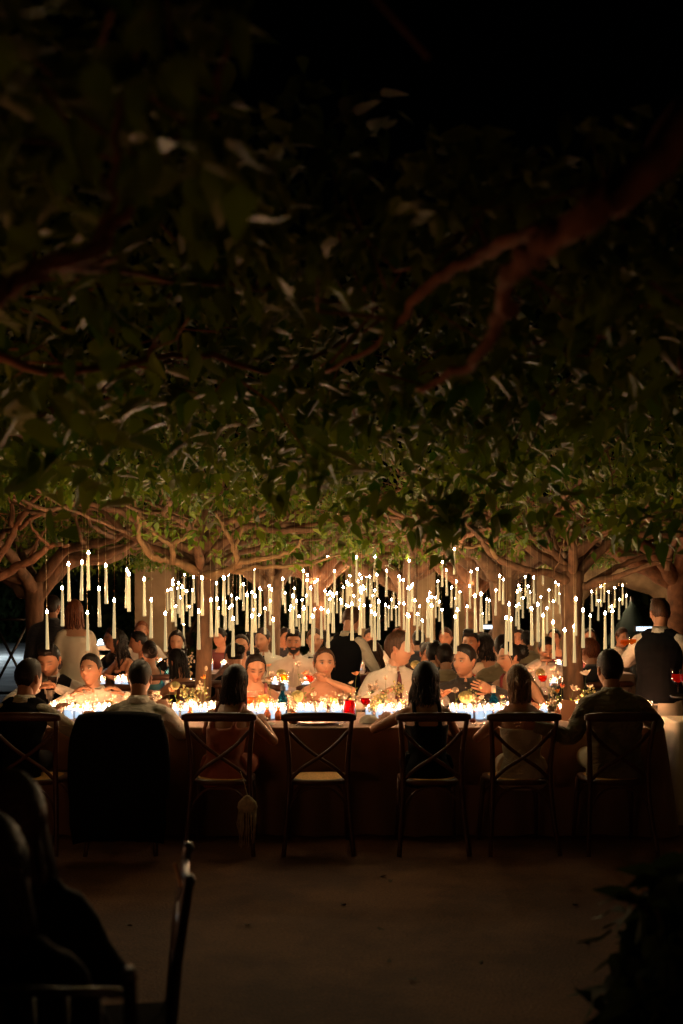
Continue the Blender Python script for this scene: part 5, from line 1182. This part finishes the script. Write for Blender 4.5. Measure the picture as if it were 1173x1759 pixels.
FL = [(352, 1166, 8.12, OR_, 'orange poppy left of the woman with long brown hair', .036), (354, 1148, 8.16, BU, 'thin closed bud above the orange poppy', .02), (340, 1180, 8.1, BU, 'cream bud left of the orange poppy', .02), (346, 1184, 8.2, ('spray', budm, 20), 'cream spray below the orange poppy', .04), (328, 1196, 8.1, ('spray', greenb, 26), 'green spray left of the orange poppy', .05),
      (292, 1188, 8.05, PE, 'peach ranunculus beside the man in the plain white shirt', .035), (301, 1178, 8.1, GR, 'pale green bloom right of the man in the plain white shirt', .035), (318, 1190, 8.2, ('spray', greenb, 24), 'green spray near the left trunk', .04), (272, 1192, 8.2, RO, 'white rose beside the elbow of the man in the plain white shirt', .03),
      (416, 1160, 8.4, RO, 'white rose just right of the long-haired woman', .035), (462, 1145, 8.5, PE, 'peach rose behind the woman with the high bun', .03), (478, 1208, 8.2, RO, 'white rose below the blue bottle', .042), (493, 1206, 8.22, PE, 'peach rose below the blue bottle', .040), (511, 1196, 8.2, GR, 'round green bloom right of the left blue bottle', .050), (522, 1172, 8.25, RO, 'large white open rose on a tall stem before the woman with the straw', .045),
      (533, 1160, 8.35, RO, 'small white rose on a tall stem left of the woman with the straw', .024), (560, 1202, 8.1, ('spray', whitep, 30), 'white spray before the woman with the straw', .04), (505, 1214, 8.1, ('spray', whitep, 26), 'white spray right of the peach rose', .035), (612, 1160, 8.3, PE, 'pale peach lily above the red pitcher', .042), (604, 1175, 8.35, RO, 'white lily above the red pitcher', .030),
      (663, 1167, 8.2, PO, 'white poppy on a tall stem before the man in the tie', .034), (640, 1182, 8.25, ('spray', whitep, 40), 'white spray right of the red glass', .045), (655, 1200, 8.15, ('spray', greenb, 50), 'green and white spray before the man in the tie', .06), (684, 1185, 8.2, ('spray', greenb, 36), 'green spray at the tip of the red tie', .045), (676, 1210, 8.1, ('spray', whitep, 40), 'white baby\'s breath left of the woman in black', .05), (640, 1210, 8.12, ('spray', greenb, 40), 'green filler behind the crumpled napkin', .05),
      (782, 1186, 8.1, ('hydrangea', whitep), 'white cluster right of the woman in black', .022), (800, 1198, 8.1, GR, 'pale green hydrangea before the man in the dark shirt', .055), (806, 1190, 8.15, ('spray', greenb, 20), 'green spray above the pale green hydrangea', .05), (958, 1163, 8.0, PO, 'white poppy left of the menu card', .05), (965, 1182, 8.1, CO, 'coral poppy behind the menu card', .036), (958, 1190, 8.12, ('poppy', orange), 'orange poppy behind the menu card', .034),
      (985, 1186, 8.05, RO, 'white rose above the menu card', .045), (1007, 1160, 8.0, ('rose', whitep), 'tall white rose between menu card and man in olive', .055), (1014, 1182, 8.1, ('rose', whitep), 'smaller white rose below the tall one', .035), (1010, 1193, 8.1, ('spray', greenb, 50), 'green spray below the tall white rose', .055), (950, 1185, 8.1, BU, 'tan bud left of the coral poppy', .02), (944, 1186, 8.15, ('spray', budm, 16), 'tan seed spray left of the coral poppy', .03), (1000, 1210, 8.12, ('spray', whitep, 40), 'white spray right of the menu card', .05),
      (128, 1196, 8.0, RO, 'white rose by the man with the phone', .03)]
for k, px in enumerate([125, 152, 196, 268, 286, 308, 336, 408, 424, 446, 466, 498, 540, 566, 586, 612, 646, 668, 690, 812, 828, 862, 876, 950, 972, 1000, 1018]):
    FL.append((px, rng.uniform(1196, 1212), 8.22 + rng.uniform(-.06, .1), [RO, PE, RO, ('spray', whitep, 30)][k % 4], None, rng.uniform(.026, .036)))
for px, py, d, kind, lab, r in FL:
    if lab is None:
        top = P(px, py, d); t = flower(top.x, d, max(.06, top.z - TZ), kind, 'x', r=r); NM.add(t, zone(px), px, ('low white spray' if kind[0] == 'spray' else ('low peach rose' if kind is PE else 'low white rose')) + ' among the votives by {z}, {o}'); continue
    at_table(px, py, d, kind, lab, r)
for _ in (): at_table(px, py, d, kind, lab, r)
for k in range(26):      # blooms on the second table
    px = 400 + k * 22 + rng.uniform(-6, 6); kd = [RO, PE, ('spray', whitep, 26), RO, GR][k % 5]; d = rng.uniform(10.45, 11.0)
    nm = {0: 'white rose', 1: 'peach rose', 2: 'white spray', 3: 'white rose', 4: 'pale green bloom'}[k % 5]
    top = P(px, rng.uniform(1140, 1168), d); t = flower(top.x, d, top.z - TZ, kd, 'x', r=.05, group='flowers on the second table'); NM.add(t, zone(px), px, nm + ' on the second table by {z}, {o}')
for k in range(9):
    px = 305 + rng.uniform(-25, 25) if k < 6 else 285 + 4 * k; d = rng.uniform(10.8, 11.3); top = P(px, rng.uniform(1130, 1150), d); t = flower(top.x, d, max(.1, top.z - TZ), RO if k % 2 else ('spray', whitep, 24), 'x', r=.045, group='flowers on the left table'); NM.add(t, zone(px), px, ('white rose' if k % 2 else 'white spray') + ' on the short left table by {z}, {o}')
vi = 0
for px in [296, 327, 355, 459, 478, 506, 525, 651, 672, 690, 798, 812, 845, 958, 985, 1010]:
    d = 7.99 + rng.uniform(0, .08)
    if not free(X(px, d), d, .026): d = 8.13
    if not vs_used: vs_used = True; o = VS; VS.location = (X(px, d), d, TZ + .002)
    else: o = dup(VS, (X(px, d), d, TZ + .002))
    NM.add(o, zone(px), px, 'amber bud vase by {z}, {o}')
# ------------------------------------------------------------------ glassware
def goblet(x, y, z, label, h=.20, r=.040, fill=None, fl=.5, kind='wine'):
    t = thing('wine_glass' if kind == 'wine' else 'cocktail_glass', label, 'glass', (x, y, z), group='glasses')
    s = MB()
    if kind == 'wine': prof = [(.034, .002), (.033, .005), (.006, .010), (.0042, .03), (.0042, h * .45), (r * .45, h * .5), (r * .9, h * .6), (r, h * .72), (r * .95, h * .86), (r * .82, h)]
    else: prof = [(.034, .002), (.033, .005), (.006, .010), (.0045, .03), (.0045, h * .42), (r * .6, h * .47), (r * 1.0, h * .6), (r * 1.12, h * .8), (r * 1.15, h)]
    s.lathe([(.001, .001)] + prof, seg=18); s.obj('bowl', M_glass, t)
    if fill:
        s = MB(); zt = h * (.5 + .5 * fl); pr = [(max(.001, a - .0022), b) for a, b in prof if b > h * .44 and b < zt]; pr = [(.001, h * .49)] + pr[1:] + [(pr[-1][0], zt), (.001, zt)]; s.lathe(pr, seg=16); s.obj('drink', fill, t)
    return t
redw = mat('red_drink', (.30, .003, .008), .12, emis=None); redw.node_tree.nodes['Principled BSDF'].inputs['Transmission Weight'].default_value = .0
def liquid(name, tint):
    m = thinglass(name, tint, .6, .35); return m
L_red = liquid('red_wine', (.55, .008, .02)); L_white = liquid('white_wine', (.92, .72, .36)); L_orange = liquid('amber_cocktail', (1, .42, .05)); L_spritz = liquid('red_cocktail', (.8, .10, .03)); L_water = liquid('water_drink', (.95, .97, 1))
ZT = TZ + .003
goblet(X(628, 8.03), 8.03, ZT, 'wine glass of red wine right of the red pitcher', .22, .042, L_red, .45)
goblet(X(137, 7.95), 7.95, ZT, 'wine glass of white wine before the man with the phone', .19, .046, L_white, .15)
goblet(X(160, 8.1), 8.1, ZT, 'empty tall glass before the man looking up', .20, .035)
goblet(X(172, 8.0), 8.0, ZT, 'wine glass before the man looking up', .18, .044, L_white, .1)
goblet(X(427, 8.2), 8.2, ZT, 'spritz glass before the woman with the high bun', .20, .045, L_orange, .5)
goblet(X(452, 8.22), 8.22, ZT, 'pale wine glass before the woman with the high bun', .20, .045, L_white, .6)
goblet(X(572, 8.25), 8.25, ZT, 'glass of pale wine held under the woman with the straw', .19, .04, L_white, .5)
goblet(X(590, 8.3), 8.3, ZT, 'clear wine glass behind the red pitcher', .19, .038)
for i, px in enumerate((556, 563, 578)):
    t = thing('upturned_glass', ['upturned glass left of the pair before the woman with the straw', 'upturned glass in the middle before the woman with the straw', 'upturned glass nearest the red pitcher'][i], 'glass', (X(px, 8.06), 8.04 + .07 * i, ZT), group='glasses'); s = MB(); s.lathe([(.036, .001), (.042, .05), (.036, .09), (.006, .105), (.005, .15), (.034, .172), (.001, .174)], seg=16); s.obj('bowl', M_glass, t)
goblet(X(805, 8.1), 8.25, ZT, 'empty glass by the hydrangea', .17, .038); goblet(X(870, 8.2), 8.3, ZT, 'water glass right of the right blue bottle', .16, .04, L_water, .4)
goblet(X(945, 8.2), 8.25, ZT, 'clear wine glass left of the menu card', .19, .040, L_white, .2); goblet(X(700, 8.25), 8.25, ZT, 'clear wine glass beside the woman in black', .19, .04, L_water, .3)
goblet(X(315, 8.2), 8.28, ZT, 'clear glass near the left trunk', .16, .04, L_water, .3); goblet(X(405, 8.1), 8.1, ZT, 'clear glass by the long-haired woman', .17, .036, L_white, .2)
for i, (px, d, f) in enumerate([(488, 10.6, L_orange), (533, 10.5, L_spritz), (560, 10.8, L_water), (640, 10.6, L_water), (654, 10.5, L_white), (722, 10.6, L_water), (812, 10.6, L_spritz), (905, 10.6, L_orange), (932, 10.5, L_spritz), (440, 10.6, L_water), (955, 10.7, L_water), (780, 10.5, L_water)]):
    t = goblet(X(px, d), d, ZT, 'x', .21, .045, f, .55); NM.add(t, zone(px), px, 'wine glass on the second table by {z}, {o}')
for k, px in enumerate([118, 186, 214, 270, 330, 436, 472, 508, 534, 606, 660, 694, 828, 884, 962, 1012]):
    d = 8.33 + rng.uniform(-.05, .1); t = goblet(X(px, d), d, ZT, 'x', rng.uniform(.15, .2), rng.uniform(.034, .04), [L_water, L_white, None, L_white][k % 4], .4); NM.add(t, zone(px), px, 'clear stemmed glass on the front table by {z}, {o}')
# red pitcher
t = thing('juice_pitcher', 'tall glass pitcher of red drink near the middle of the table', 'pitcher', (X(600, 8.02), 8.02, ZT))
s = MB(); s.lathe([(.001, .001), (.046, .001), (.048, .01), (.048, .195), (.052, .215), (.050, .215), (.045, .19), (.045, .012)], seg=22); s.obj('pitcher_glass', M_glass, t)
s = MB(); s.lathe([(.001, .008), (.044, .008), (.044, .142), (.001, .143)], seg=20); s.obj('drink', L_red, t)
s = MB(); s.tube([(.004, -.05, .165), (.004, -.064, .15), (.004, -.064, .06), (.004, -.05, .045)], .0055, 7); s.obj('handle', M_glass, t)
def bottle(x, y, label, h=.235, m=None, labelm=None, cap=None, r=.037, neck=.013):
    t = thing('glass_bottle', label, 'bottle', (x, y, ZT), group='bottles on the tables')
    s = MB(); s.lathe([(.001, .001), (r, .001), (r * 1.02, .01), (r * 1.02, h * .52), (r * .85, h * .60), (neck * 1.2, h * .68), (neck, h * .74), (neck, h * .93), (neck * 1.1, h * .95)], seg=12); s.obj('bottle_glass', m or M_blueglass, t)
    s = MB(); s.lathe([(neck * 1.25, h * .78), (neck * 1.25, h), (neck * .9, h * 1.005), (.001, h * 1.006)], seg=12); s.obj('cap', cap or whitep, t)
    s = MB(); vs = []; n = 8
    for z in (h * .14, h * .44):
        for i in range(n + 1): a = -PI / 2 - .75 + 1.5 * i / n; vs.append((math.cos(a) * r * 1.045, math.sin(a) * r * 1.045, z))
    s.add(vs, [(i, i + 1, n + 2 + i, n + 1 + i) for i in range(n)]); s.obj('paper_label', labelm or mat('bottle_label', (.45, .55, .62), .6, 60, .5), t); return t
bottle(X(485, 8.2), 8.2, 'blue glass gin bottle with a dark cap before the woman with the high bun', .26, cap=mat('dark_cap', (.02, .03, .05), .4))
bottle(X(848, 8.2), 8.2, 'blue glass gin bottle with a white cap before the dark chignon', .24)
bottle(X(291, 10.9), 10.85, 'bright blue bottle on the short table at left', .30, r=.05); bottle(X(303, 11.2), 11.25, 'deep blue bottle behind on the short table at left', .36, r=.04)
# plates, napkins, bread, menus
potm = mat('dark_charger', (.16, .085, .06), .35, 20, .3); china = mat('white_china', (.75, .72, .66), .25)
def plate(px, d, label, r=.155, m=None, z=ZT):
    t = thing('charger_plate', label, 'plate', (X(px, d), d, z), group='plates'); s = MB(); s.lathe([(.001, .001), (r * .62, .001), (r, .016), (r * 1.01, .019), (r * .98, .021), (r * .64, .007), (r * .5, .006), (.001, .006)], seg=36); s.obj('plate_body', m or potm, t)
plate(545, 7.76, 'dark rimmed charger plate before the empty chair')
plate(1000, 7.85, 'small white plate left of the man in olive', .10, china); plate(868, 8.0, 'white serving plate behind the fair-haired woman', .12, china, ZT)
for i, px in enumerate((90, 178, 437, 560, 690, 800, 905)): plate(px, 8.48, 'plate in front of ' + ['the man with the phone', 'the man looking up', 'the woman with the high bun', 'the woman with the straw', 'the man in the tie', 'the man in the dark shirt', 'the dark chignon'][i], .13, china)
def napkin(px, d, label, sc=1.0, m=None, h=.04):
    t = thing('crumpled_napkin', label, 'napkin', (X(px, d), d, ZT), group='napkins'); s = MB(); n = 16; vs = []
    for i in range(n + 1):
        for j in range(n + 1):
            a, b = i / n * 2 - 1, j / n * 2 - 1; e = max(0, 1 - (a * a + b * b)); nz = mnoise.noise(Vector((a * 2.3 + px, b * 2.3, 0))); vs.append((a * .085 * sc + .02 * nz, b * .06 * sc, .003 + (e ** .6) * h * (.7 + 1.1 * abs(nz))))
    s.add(vs, [(i * (n + 1) + j, (i + 1) * (n + 1) + j, (i + 1) * (n + 1) + j + 1, i * (n + 1) + j + 1) for i in range(n) for j in range(n)]); s.obj('linen', m or mat('grey_linen', (.50, .46, .38), .9), t)
napkin(636, 7.82, 'crumpled linen napkin right of the red pitcher', .95, h=.05); napkin(452, 7.72, 'flat pale napkin between the long-haired woman and the empty place', 1.0, h=.02); napkin(870, 7.95, 'crumpled napkin left of the fair-haired woman', .7); napkin(255, 8.3, 'napkin beside the man in the plain white shirt', .8)
bread = mat('bread_crust', (.50, .25, .08), .7, 30, .4)
def roll(px, d, label, r=.032, m=None):
    t = thing('bread_roll', label, 'bread', (X(px, d), d, ZT + r * .55), group='bread rolls'); s = MB(); s.ball((0, 0, 0), (r * 1.15, r, r * .7), 14, 9); s.obj('crumb', m or bread, t)
roll(504, 7.78, 'round brown bread roll left of the charger plate', .034, mat('brown_roll', (.30, .15, .08), .8, 40, .4)); roll(111, 8.02, 'golden filled bun by the man with the phone', .036); roll(100, 8.08, 'white bun left of the golden one', .034, mat('pale_bun', (.65, .52, .34), .7)); roll(985, 7.80, 'round roll left of the man in olive', .034, mat('pink_roll', (.5, .28, .18), .7)); roll(812, 7.85, 'dark red fig beside the votives', .022, mat('fig', (.22, .05, .04), .5)); roll(862, 8.05, 'pastry on the white serving plate', .05)
t = thing('menu_card', 'cream menu card standing before the right diners', 'menu', tuple(P(975, 1238, 7.98)), -.15)
s = MB(); Ld = Euler((R(-12), R(6), 0)).to_matrix(); s.box((0, 0, .075), (.105, .0015, .155), rot=Ld); s.obj('card', leafmat('cream_paper', (.72, .60, .46), (.72, .60, .46), .5), t, False)
s = MB(); s.box((.03, .045, .055), (.09, .0015, .14), rot=Euler((R(14), R(-4), 0)).to_matrix()); s.obj('back_leaf', MATS['cream_paper'], t, False)
t = thing('tealight', 'yellow beeswax tealight left of the charger plate', 'candle', (X(535, 7.95), 7.95, ZT)); s = MB(); s.lathe([(.001, .001), (.019, .001), (.019, .03), (.001, .031)], seg=14); s.obj('wax', mat('yellow_wax', (.6, .38, .02), .4), t); s = MB(); s.lathe([(.020, .001), (.021, .012)], seg=14); s.obj('cup', mat('tin', (.5, .5, .5), .3, metal=1), t)
steel = mat('cutlery_steel', (.6, .55, .48), .22, metal=1)
for i, (px, d, lab) in enumerate([(582, 7.70, 'dark fork right of the charger plate'), (590, 7.74, 'knife right of the charger plate'), (512, 7.68, 'fork left of the charger plate'), (800, 7.72, 'knife right of the woman in black'), (815, 7.70, 'fork right of the woman in black'), (832, 7.72, 'spoon left of the fair-haired woman'), (296, 7.72, 'knife right of the man in the plain white shirt')]):
    t = thing('cutlery_piece', lab, 'cutlery', (X(px, d), d, ZT + .004), rng.normal(0, .25), 'cutlery'); s = MB(); s.tube([(0, -.09, 0), (0, .02, .002)], [.004, .003], 6, flat=.5); s.obj('handle', steel, t); s = MB(); s.tube([(0, .02, .002), (0, .05, .002), (0, .10, .001)], [.003, .009, .007], 6, flat=.25); s.obj('blade' if 'knife' in lab else 'tines', steel, t)
# phone in the hands
c = P(88, 1174, 8.62); t = thing('mobile_phone', 'black mobile phone held by the man in the waistcoat', 'phone', tuple(c)); s = MB(); s.box((0, 0, 0), (.072, .009, .14), rot=Euler((R(-48), 0, R(6))).to_matrix()); s.obj('case', mat('phone_case', (.01, .01, .012), .2), t, False); s = MB(); s.box((0, .006, .005), (.066, .002, .13), rot=Euler((R(-48), 0, R(6))).to_matrix()); s.obj('screen', mat('phone_screen', (.02, .02, .03), .1), t, False)
# drinks with the waiters
for i, (px, py, d) in enumerate([(1073, 1128, 8.35), (1085, 1126, 8.42)]):
    c = P(px, py, d); goblet(c.x, d, c.z, ['left amber drink held by the waiter at right', 'right amber drink held by the waiter at right'][i], .17, .036, L_orange, .5, 'cocktail')
ty = 7.40; c = P(1172, 1196, ty)
t = thing('serving_tray', 'round dark tray carried at the right edge', 'tray', (c.x + .10, ty, c.z - .012)); s = MB(); s.lathe([(.001, 0), (.17, 0), (.18, .014), (.175, .014), (.165, .006), (.001, .005)], seg=30); s.obj('tray_disc', mat('tray_black', (.02, .015, .012), .3), t)
for i, (dx, dy, f) in enumerate([(0.0, .03, L_spritz), (.03, -.07, L_red), (.10, .06, L_orange), (.12, -.05, L_spritz)]): goblet(c.x - .02 + dx, ty + dy, c.z - .004, ['orange-red cocktail at the left of the tray', 'dark red drink at the front of the tray', 'amber drink at the back of the tray', 'second red cocktail on the tray'][i], .19, .045, f, .6, 'cocktail')
NM.done()
#@@FOREGROUND
# ------------------------------------------------------------------ black ladder-back chairs in the foreground
def cane_chair(x, y, rz, label):
    t = thing('ballroom_chair', label, 'chair', (x, y, 0), rz, 'black ballroom chairs in the foreground')
    for q in (-1, 1):
        s = MB(); s.tube([(q * .19, .22, 0), (q * .19, .195, .45), (q * .19, .215, .7), (q * .19, .245, .905), (q * .19, .247, .915), (q * .19, .248, .93)], [.014, .015, .015, .014, .017, .010], 8); s.obj('back_leg', M_blackwood, t)
        s = MB(); s.tube([(q * .19, -.19, 0), (q * .19, -.18, .44)], [.013, .015], 8); s.obj('front_leg', M_blackwood, t)
    s = MB(); s.box((0, 0, .45), (.40, .40, .04)); s.obj('seat', mat('black_cushion', (.01, .009, .008), .95, spec=.05), t, False)
    for z, yy in ((.62, .208), (.76, .222), (.88, .240)): s = MB(); s.tube([(-.19, yy, z), (.19, yy, z)], .010, 7); s.obj('back_rail', M_blackwood, t)
    for k in range(5): s = MB(); x_ = -.13 + .065 * k; s.tube([(x_, .208, .62), (x_, .240, .88)], .007, 6); s.obj('spindle', M_blackwood, t)
cane_chair(-.66, 2.90, PI / 2 + .15 + PI, 'black ballroom chair seen edge-on at bottom left'); cane_chair(-.585, 2.30, PI - .03, 'black ballroom chair of the nearest foreground woman')
gold = mat('bead_trim', (.5, .28, .12), .3, metal=.6)
t = thing('beaded_clip', 'small beaded ornament on the edge of the foreground chair', 'ornament', tuple(P(301, 1503, 2.98))); s = MB()
for k in range(6): s.ball((.003 * k, 0, .028 - .011 * k), .006, 6, 5)
s.obj('bead_string', gold, t)
# potted shrub bottom right
t = thing('potted_shrub', 'dark leafy potted shrub in the bottom right corner', 'plant', (.93, 2.62, 0))
s = MB(); s.lathe([(.001, 0), (.15, 0), (.20, .32), (.21, .34), (.19, .34), (.18, .3), (.001, .3)], seg=22); s.obj('pot', mat('terracotta', (.16, .06, .035), .8, 10, .3), t)
s = MB()
for k in range(9): a = k * .7; s.tube([(0, 0, .28), (.07 * math.cos(a), .07 * math.sin(a), .55), (.2 * math.cos(a), .2 * math.sin(a), .9)], [.012, .008, .003], 5)
s.obj('stem', M_bark, t)
q = rng.normal(0, 1, (1500, 3)); q /= np.linalg.norm(q, axis=1)[:, None]; q *= rng.uniform(.3, 1, (1500, 1)) ** .4 * np.array([.27, .27, .36]); q[:, 2] += .66
o = link('foliage', leaves_mesh('foliage', q, rng.uniform(.7, 1.2, len(q)), None, True, M_leaf_dark, .8), t); o['kind'] = 'stuff'
for k in range(60):
    a = rng.uniform(0, 6.28); el = rng.uniform(-.2, 1.3); p = Vector((.28 * math.cos(a) * math.cos(el), .28 * math.sin(a) * math.cos(el), .66 + .36 * math.sin(el)))
    lf = link('leaf', LEAF_DARK[k % 4], t, p); lf.rotation_euler = (rng.uniform(-1, .3), rng.normal(0, .4), a - PI / 2); lf.scale = (1.0,) * 3
# fallen leaves on the ground
fallen = mat('fallen_leaf', (.10, .06, .025), .8)
FALL = [m_.copy() for m_ in LEAF_SINGLE]
for m_ in FALL: m_.materials.clear(); m_.materials.append(fallen)
for k in range(16):
    x = rng.uniform(-1.2, 1.6); y = rng.uniform(3.6, 6.7); o = link('fallen_leaf', FALL[k % 4], None, (x, y, .006), rng.uniform(0, 6)); o.rotation_euler = (rng.normal(0, .1), rng.normal(0, .1), rng.uniform(0, 6)); o.scale = (.55,) * 3
    tag(o, None, 'leaf', 'fallen leaves on the ground'); o['label'] = ORD[k % 8] + (' nearer' if k < 8 else ' farther') + ' fallen leaf on the bare ground before the chairs'
bpy.data.scenes.remove(TMP)
for o_ in bpy.data.objects:
    if 'label' in o_:
        w_ = o_['label'].split()
        if len(w_) > 16: print('LONG', len(w_), o_['label']); o_['label'] = ' '.join(w_[:16])
